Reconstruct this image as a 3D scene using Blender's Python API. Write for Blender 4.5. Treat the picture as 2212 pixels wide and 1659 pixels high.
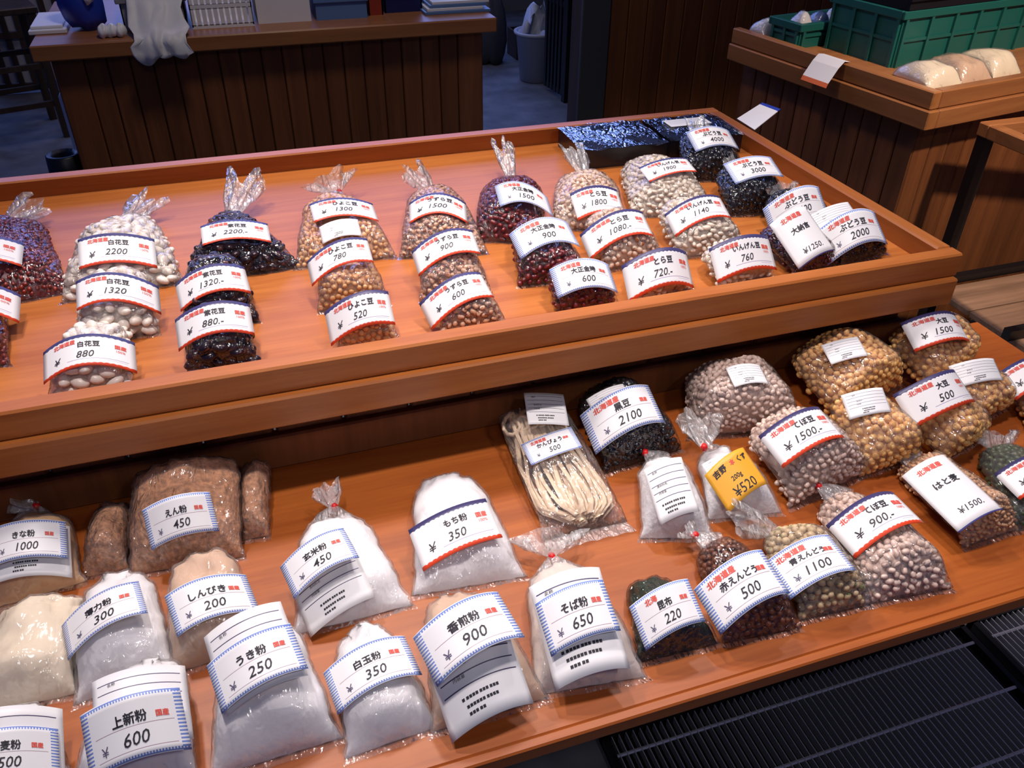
import bpy, math, random
import numpy as np
from mathutils import Vector, Matrix

random.seed(7); rng = np.random.default_rng(7)
S = bpy.context.scene; COL = S.collection
for o in list(bpy.data.objects): bpy.data.objects.remove(o)
R = math.radians

# ------------------------------------------------------------------ camera
CX, CY, F = 1106.0, 829.5, 1800.0
YAW, PIT, ROL = R(18.8), R(35.25), R(.67)
CP = np.array([0., 0., 1.45])
_f = np.array([math.sin(YAW)*math.cos(PIT), math.cos(YAW)*math.cos(PIT), -math.sin(PIT)])
_r = np.array([math.cos(YAW), -math.sin(YAW), 0.]); _u = np.cross(_r, _f)
_r, _u = _r*math.cos(ROL)+_u*math.sin(ROL), -_r*math.sin(ROL)+_u*math.cos(ROL)
def ray(x, y): return _r*(x-CX)/F - _u*(y-CY)/F + _f
def at(x, y, z): d = ray(x, y); return CP + d*(z-CP[2])/d[2]
def atY(x, y, Y): d = ray(x, y); return CP + d*(Y-CP[1])/d[1]
def mpp(P): return float((np.asarray(P)-CP) @ _f)/F          # metres per photo pixel at P
cam = bpy.data.cameras.new('camera'); co = bpy.data.objects.new('camera', cam); COL.objects.link(co)
cam.sensor_width = 36; cam.lens = F/2212*36; cam.clip_start = .02
M = Matrix.Identity(4)
for i in range(3):
    M[i][0], M[i][1], M[i][2], M[i][3] = _r[i], _u[i], -_f[i], CP[i]
co.matrix_world = M; S.camera = co

# ------------------------------------------------------------------ world, lights, exposure
W = bpy.data.worlds.new('world'); S.world = W; W.use_nodes = True
W.node_tree.nodes['Background'].inputs[0].default_value = (.10, .22, 1.0, 1)
W.node_tree.nodes['Background'].inputs[1].default_value = .09
def area(name, loc, aim, size, power, col, spread=180):
    l = bpy.data.lights.new(name, 'AREA'); l.shape = 'DISK'; l.size = size; l.energy = power; l.color = col; l.spread = R(spread)
    o = bpy.data.objects.new(name, l); COL.objects.link(o); o.location = loc
    o.rotation_euler = (Vector(aim)-Vector(loc)).to_track_quat('-Z', 'Y').to_euler(); return o
def spot(name, loc, aim, power, col, ang=60, rad=.05, blend=.6):
    l = bpy.data.lights.new(name, 'SPOT'); l.energy = power; l.color = col; l.spot_size = R(ang); l.spot_blend = blend; l.shadow_soft_size = rad
    o = bpy.data.objects.new(name, l); COL.objects.link(o); o.location = loc
    o.rotation_euler = (Vector(aim)-Vector(loc)).to_track_quat('-Z', 'Y').to_euler(); return o
WARM = (1, .89, .86)
# row of ceiling spots over the upper tray (their shadows fall towards the aisle in the photograph)
spot('ceiling_spot_offscreen', (-.35, 1.75, 2.5), (-.05, 1.15, .8), 74, WARM, 60, .07)
spot('ceiling_spot_offscreen', (.35, 1.85, 2.5), (.38, 1.2, .8), 58, WARM, 56, .07)
spot('ceiling_spot_offscreen', (1.15, 1.75, 2.5), (.95, 1.2, .8), 34, WARM, 74, .07)
# row over the lower shelf
spot('ceiling_spot_offscreen', (-.15, .78, 2.5), (.0, .66, .65), 60, WARM, 62, .07)
spot('ceiling_spot_offscreen', (.80, .78, 2.5), (.80, .76, .65), 64, WARM, 62, .07)
# over the steel table and corner counter
spot('ceiling_spot_offscreen', (1.95, .5, 2.5), (2.0, 1.55, .4), 220, (1, .80, .62), 56)
# aisle lamps on the customer side, then a fill light for the sales counter
spot('aisle_fill_offscreen', (-.15, -.6, 2.5), (.0, .66, .65), 15, (1, .92, .92), 70, .10)
spot('aisle_fill_offscreen', (1.0, -.6, 2.5), (.85, .70, .5), 20, (1, .92, .92), 70, .10)
area('aisle_fill_offscreen', (.3, 2.05, 2.6), (.3, 2.9, .3), .3, 9, (1, .86, .7))  # added warm fill to brighten the sales counter, stands for no known lamp
# lamps at the back of the shop (pale glare on the lacquered tray)
area('rear_ceiling_lamp_offscreen', (-.2, 4.5, 2.5), (-.2, 4.5, 0), .8, 6, (1, .80, .95))
area('rear_ceiling_lamp_offscreen', (1.3, 4.9, 2.5), (1.3, 4.9, 0), .6, 4, (.70, .75, 1))
# blue daylight from the shop's back, cast by an added unseen area light
wl_ = bpy.data.lights.new('daylight_back_offscreen', 'AREA'); wl_.shape = 'RECTANGLE'; wl_.size = 6.5; wl_.size_y = 2.1; wl_.color = (.22, .34, 1); wl_.energy = 3.2*math.pi*6.5*2.1
wo_ = bpy.data.objects.new('daylight_back_offscreen', wl_); COL.objects.link(wo_); wo_.location = (.1, 6.95, 2.65); wo_.rotation_euler = (-math.pi/2, 0, 0)
S.view_settings.view_transform = 'Standard'; S.view_settings.look = 'None'
S.view_settings.exposure = 0.0; S.view_settings.gamma = 1.0; S.view_settings.use_curve_mapping = False
S.cycles.transparent_max_bounces = 24
S.cycles.max_bounces = 6; S.cycles.use_adaptive_sampling = True; S.cycles.adaptive_threshold = .025; S.cycles.sample_clamp_indirect = 4

# ------------------------------------------------------------------ materials
def mat(name):
    m = bpy.data.materials.new(name); m.use_nodes = True
    nt = m.node_tree; b = nt.nodes['Principled BSDF']
    return m, nt, b
def N(nt, t, **k):
    n = nt.nodes.new(t)
    for a, v in k.items(): setattr(n, a, v)
    return n
def L(nt, a, b): nt.links.new(a, b)
def rgb(c): return (*c, 1)
def plain(name, col, rough=.5, metal=0, spec=.5, bump=0, bscale=60, var=0):
    m, nt, b = mat(name)
    b.inputs['Base Color'].default_value = rgb(col); b.inputs['Roughness'].default_value = rough
    b.inputs['Metallic'].default_value = metal; b.inputs['Specular IOR Level'].default_value = spec
    if bump or var:
        tc = N(nt, 'ShaderNodeTexCoord'); no = N(nt, 'ShaderNodeTexNoise'); no.inputs['Scale'].default_value = bscale; no.inputs['Detail'].default_value = 5
        L(nt, tc.outputs['Object'], no.inputs['Vector'])
        if bump:
            bp = N(nt, 'ShaderNodeBump'); bp.inputs['Strength'].default_value = bump; bp.inputs['Distance'].default_value = .004
            L(nt, no.outputs['Fac'], bp.inputs['Height']); L(nt, bp.outputs['Normal'], b.inputs['Normal'])
        if var:
            r = N(nt, 'ShaderNodeValToRGB'); r.color_ramp.elements[0].position = .35; r.color_ramp.elements[1].position = .7
            r.color_ramp.elements[0].color = rgb([c*(1-var) for c in col]); r.color_ramp.elements[1].color = rgb([min(1, c*(1+var)) for c in col])
            L(nt, no.outputs['Fac'], r.inputs['Fac']); L(nt, r.outputs['Color'], b.inputs['Base Color'])
    return m
def wood(name, c1, c2, axis=0, rough=.35, coat=.15, scale=1.0):
    m, nt, b = mat(name)
    tc = N(nt, 'ShaderNodeTexCoord'); mp = N(nt, 'ShaderNodeMapping')
    sc = [26*scale]*3; sc[axis] = 1.6*scale
    mp.inputs['Scale'].default_value = sc
    oi = N(nt, 'ShaderNodeObjectInfo'); mul = N(nt, 'ShaderNodeVectorMath', operation='SCALE'); mul.inputs[0].default_value = (13, 7, 5)
    L(nt, oi.outputs['Random'], mul.inputs['Scale']); L(nt, mul.outputs[0], mp.inputs['Location'])
    L(nt, tc.outputs['Object'], mp.inputs['Vector'])
    n1 = N(nt, 'ShaderNodeTexNoise'); n1.inputs['Scale'].default_value = 1; n1.inputs['Detail'].default_value = 6; n1.inputs['Roughness'].default_value = .6; n1.inputs['Distortion'].default_value = .6
    L(nt, mp.outputs[0], n1.inputs['Vector'])
    n2 = N(nt, 'ShaderNodeTexNoise'); n2.inputs['Scale'].default_value = 9; n2.inputs['Detail'].default_value = 2
    L(nt, mp.outputs[0], n2.inputs['Vector'])
    mx = N(nt, 'ShaderNodeMath', operation='MULTIPLY_ADD'); mx.inputs[1].default_value = .3
    L(nt, n2.outputs['Fac'], mx.inputs[0]); L(nt, n1.outputs['Fac'], mx.inputs[2])
    r = N(nt, 'ShaderNodeValToRGB'); r.color_ramp.elements[0].position = .42; r.color_ramp.elements[1].position = .85
    r.color_ramp.elements[0].color = rgb(c1); r.color_ramp.elements[1].color = rgb(c2)
    L(nt, mx.outputs[0], r.inputs['Fac'])
    # board-to-board tone
    hs = N(nt, 'ShaderNodeHueSaturation'); mr = N(nt, 'ShaderNodeMapRange'); mr.inputs['To Min'].default_value = .85; mr.inputs['To Max'].default_value = 1.12
    L(nt, oi.outputs['Random'], mr.inputs['Value']); L(nt, mr.outputs[0], hs.inputs['Value']); L(nt, r.outputs['Color'], hs.inputs['Color'])
    L(nt, hs.outputs['Color'], b.inputs['Base Color'])
    bp = N(nt, 'ShaderNodeBump'); bp.inputs['Strength'].default_value = .12; bp.inputs['Distance'].default_value = .002
    L(nt, n1.outputs['Fac'], bp.inputs['Height']); L(nt, bp.outputs['Normal'], b.inputs['Normal'])
    b.inputs['Specular IOR Level'].default_value = .35
    b.inputs['Roughness'].default_value = rough; b.inputs['Coat Weight'].default_value = coat; b.inputs['Coat Roughness'].default_value = .25
    return m
def bean_mat(name, c1, c2, rough=.35, mottle=None, msc=160, mpos=(.5, .58), eye=None):
    m, nt, b = mat(name)
    oi = N(nt, 'ShaderNodeObjectInfo'); r = N(nt, 'ShaderNodeMix', data_type='RGBA')
    r.inputs['A'].default_value = rgb(c1); r.inputs['B'].default_value = rgb(c2)
    tc = N(nt, 'ShaderNodeTexCoord')
    L(nt, oi.outputs['Random'], r.inputs['Factor'])
    out = r.outputs['Result']
    if mottle:
        sh = N(nt, 'ShaderNodeVectorMath', operation='SCALE'); sh.inputs[0].default_value = (3, 5, 9)
        ad = N(nt, 'ShaderNodeVectorMath', operation='ADD'); L(nt, oi.outputs['Random'], sh.inputs['Scale'])
        L(nt, tc.outputs['Object'], ad.inputs[0]); L(nt, sh.outputs[0], ad.inputs[1])
        no = N(nt, 'ShaderNodeTexNoise'); no.inputs['Scale'].default_value = msc; no.inputs['Detail'].default_value = 2
        L(nt, ad.outputs[0], no.inputs['Vector'])
        cr = N(nt, 'ShaderNodeValToRGB'); cr.color_ramp.elements[0].position = mpos[0]; cr.color_ramp.elements[1].position = mpos[1]
        L(nt, no.outputs['Fac'], cr.inputs['Fac'])
        m2 = N(nt, 'ShaderNodeMix', data_type='RGBA'); m2.inputs['B'].default_value = rgb(mottle)
        L(nt, cr.outputs['Color'], m2.inputs['Factor']); L(nt, out, m2.inputs['A']); out = m2.outputs['Result']
    L(nt, out, b.inputs['Base Color']); b.inputs['Roughness'].default_value = rough
    return m
def film_mat(name, haze=.05, tint=(1, 1, 1), bscale=55, bstr=.35, rough=.07, refl=.5, base=.07, crease=1.6):
    m = bpy.data.materials.new(name); m.use_nodes = True; nt = m.node_tree
    for n in list(nt.nodes): nt.nodes.remove(n)
    out = N(nt, 'ShaderNodeOutputMaterial'); tr = N(nt, 'ShaderNodeBsdfTransparent'); gl = N(nt, 'ShaderNodeBsdfGlossy'); df = N(nt, 'ShaderNodeBsdfDiffuse')
    tr.inputs[0].default_value = rgb(tint); gl.inputs['Roughness'].default_value = rough; df.inputs[0].default_value = (.9, .9, .9, 1)
    tc = N(nt, 'ShaderNodeTexCoord'); no = N(nt, 'ShaderNodeTexNoise'); no.inputs['Scale'].default_value = bscale; no.inputs['Detail'].default_value = 2; no.inputs['Distortion'].default_value = 1.2
    mp = N(nt, 'ShaderNodeMapping'); mp.inputs['Scale'].default_value = (1.6, .6, 1); L(nt, tc.outputs['Object'], mp.inputs[0]); L(nt, mp.outputs[0], no.inputs['Vector'])
    bp = N(nt, 'ShaderNodeBump'); bp.inputs['Strength'].default_value = bstr; bp.inputs['Distance'].default_value = .01
    vo = N(nt, 'ShaderNodeTexVoronoi', feature='DISTANCE_TO_EDGE'); vo.inputs['Scale'].default_value = bscale*.55; L(nt, mp.outputs[0], vo.inputs['Vector'])
    vm = N(nt, 'ShaderNodeMath', operation='MINIMUM'); vm.inputs[1].default_value = .14; L(nt, vo.outputs['Distance'], vm.inputs[0])
    hm = N(nt, 'ShaderNodeMath', operation='MULTIPLY_ADD'); hm.inputs[1].default_value = crease; L(nt, vm.outputs[0], hm.inputs[0]); L(nt, no.outputs['Fac'], hm.inputs[2])
    L(nt, hm.outputs[0], bp.inputs['Height'])
    for n in (gl, df): L(nt, bp.outputs[0], n.inputs['Normal'])
    lw = N(nt, 'ShaderNodeLayerWeight'); lw.inputs['Blend'].default_value = .22; L(nt, bp.outputs[0], lw.inputs['Normal'])
    mu = N(nt, 'ShaderNodeMath', operation='MULTIPLY_ADD'); mu.inputs[1].default_value = refl; mu.inputs[2].default_value = base; mu.use_clamp = True
    L(nt, lw.outputs['Fresnel'], mu.inputs[0])
    m1 = N(nt, 'ShaderNodeMixShader'); m1.inputs[0].default_value = haze; L(nt, tr.outputs[0], m1.inputs[1]); L(nt, df.outputs[0], m1.inputs[2])
    m2 = N(nt, 'ShaderNodeMixShader'); L(nt, mu.outputs[0], m2.inputs[0]); L(nt, m1.outputs[0], m2.inputs[1]); L(nt, gl.outputs[0], m2.inputs[2])
    L(nt, m2.outputs[0], out.inputs[0]); return m
def card_mat(name, kind):
    """printed card: bands, scallops, dashes and rules drawn from the card's own UV"""
    m, nt, b = mat(name); b.inputs['Roughness'].default_value = .42
    uv = N(nt, 'ShaderNodeUVMap'); sp = N(nt, 'ShaderNodeSeparateXYZ'); L(nt, uv.outputs[0], sp.inputs[0])
    U, V = sp.outputs[0], sp.outputs[1]
    def ma(op, a, b_=None, c=None):
        n = N(nt, 'ShaderNodeMath', operation=op)
        for i, x in enumerate((a, b_, c)):
            if x is None: continue
            if isinstance(x, (int, float)): n.inputs[i].default_value = x
            else: L(nt, x, n.inputs[i])
        return n.outputs[0]
    def band(x, lo, hi): return ma('MULTIPLY', ma('GREATER_THAN', x, lo), ma('LESS_THAN', x, hi))
    col = None
    def layer(mask, c):
        nonlocal col
        mx = N(nt, 'ShaderNodeMix', data_type='RGBA'); L(nt, mask, mx.inputs['Factor']); mx.inputs['B'].default_value = rgb(c)
        if col is None: mx.inputs['A'].default_value = rgb(base)
        else: L(nt, col, mx.inputs['A'])
        col = mx.outputs['Result']
    base = (.80, .79, .80)
    if kind == 'scallop':
        wv = ma('MULTIPLY', ma('ABSOLUTE', ma('SINE', ma('MULTIPLY', U, math.pi*16))), .022)
        layer(ma('GREATER_THAN', V, ma('ADD', wv, .885)), (.045, .04, .13))
        layer(ma('LESS_THAN', V, ma('ADD', wv, .075)), (.80, .07, .02))
        layer(ma('MULTIPLY', band(V, .215, .232), band(U, .30, .93)), (.35, .3, .45))
        layer(ma('MULTIPLY', band(V, .17, .18), band(U, .72, .92)), (.4, .35, .5))
    elif kind == 'stripe':
        base = (.80, .80, .81); blue = (.16, .25, .60)
        dash = ma('GREATER_THAN', ma('SINE', ma('MULTIPLY', V, math.pi*2*17)), 0.0)
        side = ma('MAXIMUM', ma('LESS_THAN', U, .075), ma('GREATER_THAN', U, .925))
        layer(ma('MULTIPLY', side, dash), blue)
        dash2 = ma('GREATER_THAN', ma('SINE', ma('MULTIPLY', U, math.pi*2*34)), -.2)
        layer(ma('MULTIPLY', ma('MAXIMUM', band(V, .93, .965), band(V, .035, .07)), dash2), blue)
        layer(ma('MAXIMUM', band(V, .965, .985), band(V, .015, .035)), blue)
        layer(ma('MULTIPLY', ma('MAXIMUM', band(V, .50, .512), band(V, .14, .152)), band(U, .12, .9)), (.35, .25, .3))
    elif kind == 'info':
        base = (.80, .80, .81)
        rows = ma('LESS_THAN', ma('FRACT', ma('MULTIPLY', V, 8)), .10)
        layer(ma('MULTIPLY', ma('MULTIPLY', rows, band(U, .06, .94)), band(V, .34, .9)), (.06, .05, .12))
    elif kind == 'yellow': base = (.78, .38, .03)
    elif kind == 'long':
        layer(ma('LESS_THAN', V, .02), (.1, .1, .35))
    if col is None: b.inputs['Base Color'].default_value = rgb(base)
    else: L(nt, col, b.inputs['Base Color'])
    return m
MT = dict(
    tray=wood('tray_wood', (.30, .080, .013), (.45, .146, .030), 0, .42, .06),
    trayfront=wood('tray_front_wood', (.30, .080, .013), (.45, .146, .030), 0, .42, .06),
    shelf=wood('shelf_wood', (.24, .052, .007), (.39, .105, .017), 0, .42, .05, .8),
    board=wood('board_wood', (.13, .043, .015), (.22, .075, .024), 2, .5, .05),
    counter=wood('counter_wood', (.30, .11, .04), (.42, .17, .06), 0, .4, .15),
    plank=wood('old_plank_wood', (.16, .09, .06), (.34, .20, .13), 0, .6, 0, .6),
    dark=wood('dark_wood', (.03, .018, .012), (.06, .035, .02), 2, .5, .05),
    black=plain('black_steel', (.006, .006, .008), .4), steel=plain('grate_steel', (.55, .55, .60), .35, .5),
    floor=plain('concrete', (.115, .12, .13), .6, bump=.2, bscale=8, var=.3),
    wallp=plain('plaster', (.14, .14, .145), .8, var=.15, bscale=3),
    white=plain('white_plastic', (.78, .78, .79), .4), blue=plain('blue_plastic', (.02, .05, .40), .35), lblue=plain('pale_blue_plastic', (.10, .20, .42), .4),
    navy=plain('navy_board', (.006, .012, .09), .4), red=plain('red_board', (.30, .03, .01), .5), green=plain('green_plastic', (.01, .11, .095), .4),
    cloth=plain('white_sheet', (.70, .70, .73), .5, bump=.3, bscale=25), tie=plain('red_tie', (.65, .01, .01), .4), ink=plain('black_ink', (.012, .01, .02), .6),
    inkred=plain('red_ink', (.72, .10, .07), .6), inkfaint=plain('grey_ink', (.10, .09, .16), .6), paper=plain('white_paper', (.8, .79, .80), .6),
    flour=plain('white_flour', (.82, .80, .82), .75, bump=.35, bscale=45), cream=plain('cream_flour', (.80, .68, .52), .75, bump=.3, bscale=45),
    kinako=plain('roasted_flour', (.80, .48, .22), .75, bump=.3, bscale=45), tan=plain('tan_flour', (.64, .42, .28), .75, bump=.3, bscale=50),
    buck=plain('buckwheat_flour', (.70, .60, .54), .75, bump=.3, bscale=45), brown=plain('brown_meal', (.66, .33, .17), .8, bump=1.0, bscale=150, var=.35),
    kudzu=plain('kudzu_lumps', (.86, .84, .86), .7, bump=.5, bscale=180), gourd=plain('dried_gourd', (.78, .60, .42), .55, bump=.4, bscale=60),
    weed=plain('dried_seaweed', (.018, .035, .022), .35, bump=.6, bscale=120, var=.4), blackbox=plain('black_tray_plastic', (.01, .01, .014), .3),
    film=film_mat('clear_film', .06, bscale=42, bstr=.8, refl=.7, rough=.10), crystal=film_mat('clear_crisp_film', .008, bscale=50, bstr=.9, refl=.6, rough=.09, base=.09), thick=film_mat('clear_film_hazy', .10, bscale=34, bstr=.5, refl=.45, rough=.12), ruffle=film_mat('ruffled_film', .26, bscale=45, bstr=.8, refl=.45, rough=.14),
    cling=film_mat('cling_film', .03, bscale=60, bstr=.35, refl=1.6, rough=.06, base=.55),
    scallop=card_mat('scalloped_card', 'scallop'), stripe=card_mat('striped_card', 'stripe'), info=card_mat('ingredient_card', 'info'), yellow=card_mat('yellow_card', 'yellow'), long=card_mat('tall_card', 'long'),
)
BEAN = dict(   # material, half axes (m), mesh detail
    chick=(bean_mat('chickpea', (.66, .32, .12), (.80, .46, .21), .5), (.0049, .0044, .0044)),
    quail=(bean_mat('pinto_bean', (.58, .30, .17), (.74, .46, .30), .4, (.20, .05, .03), 150, (.50, .60)), (.0066, .0045, .0042)),
    kidney=(bean_mat('kidney_bean', (.10, .008, .012), (.19, .018, .018), .25), (.0074, .0047, .0042)),
    tiger=(bean_mat('tiger_bean', (.80, .62, .48), (.74, .52, .38), .35, (.36, .12, .04), 75, (.60, .66)), (.0062, .0046, .0043)),
    white=(bean_mat('white_bean', (.80, .70, .58), (.72, .60, .48), .35), (.0078, .0050, .0038)),
    butter=(bean_mat('butter_bean', (.82, .74, .66), (.76, .66, .56), .35), (.0125, .0088, .0062)),
    purple=(bean_mat('runner_bean', (.012, .008, .016), (.03, .014, .02), .22, (.16, .06, .05), 120, (.60, .70)), (.0120, .0082, .0058)),
    adzuki=(bean_mat('adzuki_bean', (.26, .028, .016), (.17, .016, .012), .3), (.0046, .0036, .0036)),
    dainagon=(bean_mat('dainagon_bean', (.10, .010, .012), (.05, .006, .010), .25), (.0054, .0040, .0038)),
    bsoy=(bean_mat('black_soybean', (.006, .006, .009), (.012, .011, .014), .22), (.0060, .0054, .0050)),
    soy=(bean_mat('soybean', (.80, .42, .12), (.86, .52, .19), .4), (.0058, .0054, .0052)),
    tebo=(bean_mat('navy_bean', (.66, .48, .40), (.74, .57, .48), .35), (.0062, .0043, .0040)),
    redpea=(bean_mat('red_pea', (.24, .09, .05), (.12, .045, .03), .35), (.0044, .0042, .0040)),
    greenpea=(bean_mat('green_pea', (.64, .48, .29), (.50, .36, .19), .4, (.20, .22, .08), 110, (.60, .68)), (.0055, .0050, .0048)),
    barley=(bean_mat('barley', (.66, .38, .20), (.54, .29, .14), .5), (.0050, .0029, .0026)),
    gsoy=(bean_mat('green_soybean', (.035, .06, .018), (.06, .085, .03), .35), (.0056, .0048, .0046)),
)

# ------------------------------------------------------------------ mesh helpers
def mesh_obj(name, v, f, m=None, parent=None, smooth=False, uv=None):
    me = bpy.data.meshes.new(name); me.from_pydata([tuple(map(float, p)) for p in v], [], f); me.update()
    if smooth: me.polygons.foreach_set('use_smooth', [True]*len(me.polygons))
    if m: me.materials.append(m)
    if uv is not None:
        l = me.uv_layers.new(name='UVMap')
        for lp in me.loops: l.data[lp.index].uv = uv[lp.vertex_index]
    o = bpy.data.objects.new(name, me); COL.objects.link(o)
    if parent: o.parent = parent
    return o
def share(name, me, parent=None, loc=(0, 0, 0), rot=(0, 0, 0), sc=1):
    o = bpy.data.objects.new(name, me); COL.objects.link(o); o.parent = parent; o.location = loc; o.rotation_euler = rot
    o.scale = (sc,)*3 if isinstance(sc, (int, float)) else sc
    return o
def empty(name, loc=(0, 0, 0), rz=0, label=None, cat=None, group=None, rx=0):
    o = bpy.data.objects.new(name, None); COL.objects.link(o); o.empty_display_size = .02
    o.location = tuple(float(a) for a in loc); o.rotation_euler = (rx, 0, rz); tag(o, label, cat, group); return o
def tag(o, label=None, cat=None, group=None, kind=None):
    if label: o['label'] = label
    if cat: o['category'] = cat
    if group: o['group'] = group
    if kind: o['kind'] = kind
    return o
class MB:
    def __init__(s): s.v, s.f = [], []
    def box(s, x0, x1, y0, y1, z0, z1, bev=0):
        b = len(s.v)
        if bev <= 0:
            s.v += [(x, y, z) for z in (z0, z1) for y in (y0, y1) for x in (x0, x1)]
            s.f += [tuple(b+i for i in q) for q in ((0, 2, 3, 1), (4, 5, 7, 6), (0, 1, 5, 4), (2, 6, 7, 3), (0, 4, 6, 2), (1, 3, 7, 5))]
        else:
            e = min(bev, (x1-x0)/3, (y1-y0)/3, (z1-z0)/3)
            def ring(z, i): return [(x0+i+ (0 if k else 0), 0, 0) for k in ()]
            for z, i in ((z0, e), (z0+e, 0), (z1-e, 0), (z1, e)):
                s.v += [(x0+e+i*0, y0+i, z), (x1-e, y0+i, z), (x1-i, y0+e, z), (x1-i, y1-e, z), (x1-e, y1-i, z), (x0+e, y1-i, z), (x0+i, y1-e, z), (x0+i, y0+e, z)]
            for r in range(3):
                for k in range(8):
                    a, c = b+r*8+k, b+r*8+(k+1) % 8
                    s.f.append((a, c, c+8, a+8))
            s.f.append(tuple(b+k for k in range(7, -1, -1))); s.f.append(tuple(b+24+k for k in range(8)))
        return s
    def tube(s, pts, rad, n=8, cap=True):
        pts = [np.asarray(p, float) for p in pts]; b = len(s.v); up = np.array([.13, .27, .95])
        rr = rad if hasattr(rad, '__len__') else [rad]*len(pts)
        for i, p in enumerate(pts):
            d = pts[min(i+1, len(pts)-1)]-pts[max(i-1, 0)]; d /= np.linalg.norm(d)+1e-9
            a = np.cross(d, up); a /= np.linalg.norm(a)+1e-9; c = np.cross(a, d)
            for k in range(n):
                t = 2*math.pi*k/n; s.v.append(tuple(p+rr[i]*(a*math.cos(t)+c*math.sin(t))))
        for i in range(len(pts)-1):
            for k in range(n):
                k2 = (k+1) % n; s.f.append((b+i*n+k, b+i*n+k2, b+(i+1)*n+k2, b+(i+1)*n+k))
        if cap:
            s.f.append(tuple(b+k for k in range(n-1, -1, -1))); q = b+(len(pts)-1)*n; s.f.append(tuple(q+k for k in range(n)))
        return s
    def grid(s, P):      # P: (m,n,3)
        m, n = P.shape[:2]; b = len(s.v); s.v += [tuple(p) for p in P.reshape(-1, 3)]
        s.f += [(b+i*n+j, b+i*n+j+1, b+(i+1)*n+j+1, b+(i+1)*n+j) for i in range(m-1) for j in range(n-1)]; return s
    def obj(s, name, m, parent=None, smooth=False): return mesh_obj(name, s.v, s.f, m, parent, smooth)
def lathe(prof, n=20, cx=0, cy=0):
    mb = MB(); P = np.array([[(cx+r*math.cos(2*math.pi*k/n), cy+r*math.sin(2*math.pi*k/n), z) for k in range(n+1)] for r, z in prof]); return mb.grid(P)

_tc = {}
def text_mesh(body, bold=.0, shear=0):
    k = (body, bold, shear)
    if k not in _tc:
        cu = bpy.data.curves.new('t', 'FONT'); cu.body = body; cu.offset = bold; cu.shear = shear; cu.resolution_u = 2; cu.fill_mode = 'FRONT'
        o = bpy.data.objects.new('t', cu); COL.objects.link(o); bpy.context.view_layer.update()
        me = bpy.data.meshes.new_from_object(o.evaluated_get(bpy.context.evaluated_depsgraph_get()))
        v = np.array([x.co[:2] for x in me.vertices]) if len(me.vertices) else np.zeros((0, 2)); f = [tuple(p.vertices) for p in me.polygons]
        bpy.data.objects.remove(o); bpy.data.curves.remove(cu); bpy.data.meshes.remove(me)
        _tc[k] = (v, f)
    return _tc[k]

# smooth pseudo-noise for wrinkles
class Wob:
    def __init__(s, seed, n=10, f0=1, f1=6):
        r = np.random.default_rng(seed); s.k = r.uniform(-1, 1, (n, 2)); s.k *= (r.uniform(f0, f1, (n, 1))/np.linalg.norm(s.k, axis=1, keepdims=True)); s.p = r.uniform(0, 6.28, n); s.a = 1/np.sqrt(n)
    def __call__(s, x, y): return s.a*np.sum(np.sin(s.k[:, 0]*np.asarray(x)[..., None]*6.28+s.k[:, 1]*np.asarray(y)[..., None]*6.28+s.p), axis=-1)

# ------------------------------------------------------------------ bags
BEANMESH = {}
def bean_mesh(kind):
    if kind in BEANMESH: return BEANMESH[kind]
    m, (a, b, c) = BEAN[kind]; n, rings = (10, 6) if a > .009 else (8, 4)
    v = [(-a, 0, 0)]
    for i in range(1, rings):
        t = math.pi*i/rings
        for k in range(n):
            p = 2*math.pi*k/n; x = -a*math.cos(t); y = b*math.sin(t)*math.cos(p); z = c*math.sin(t)*math.sin(p)
            if a/b > 1.25: y += .25*b*(1-(x/a)**2)*(-1) + .12*b         # slight kidney bend
            v.append((x, y, z))
    v.append((a, 0, 0)); f = []
    for k in range(n): f.append((0, 1+(k+1) % n, 1+k))
    for i in range(rings-2):
        for k in range(n):
            q, w = 1+i*n+k, 1+i*n+(k+1) % n; f.append((q, w, w+n, q+n))
    e = len(v)-1
    for k in range(n): f.append((e, 1+(rings-2)*n+k, 1+(rings-2)*n+(k+1) % n))
    me = bpy.data.meshes.new('bean_'+kind); me.from_pydata(v, [], f); me.update(); me.polygons.foreach_set('use_smooth', [True]*len(f)); me.materials.append(m)
    BEANMESH[kind] = me; return me

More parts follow.
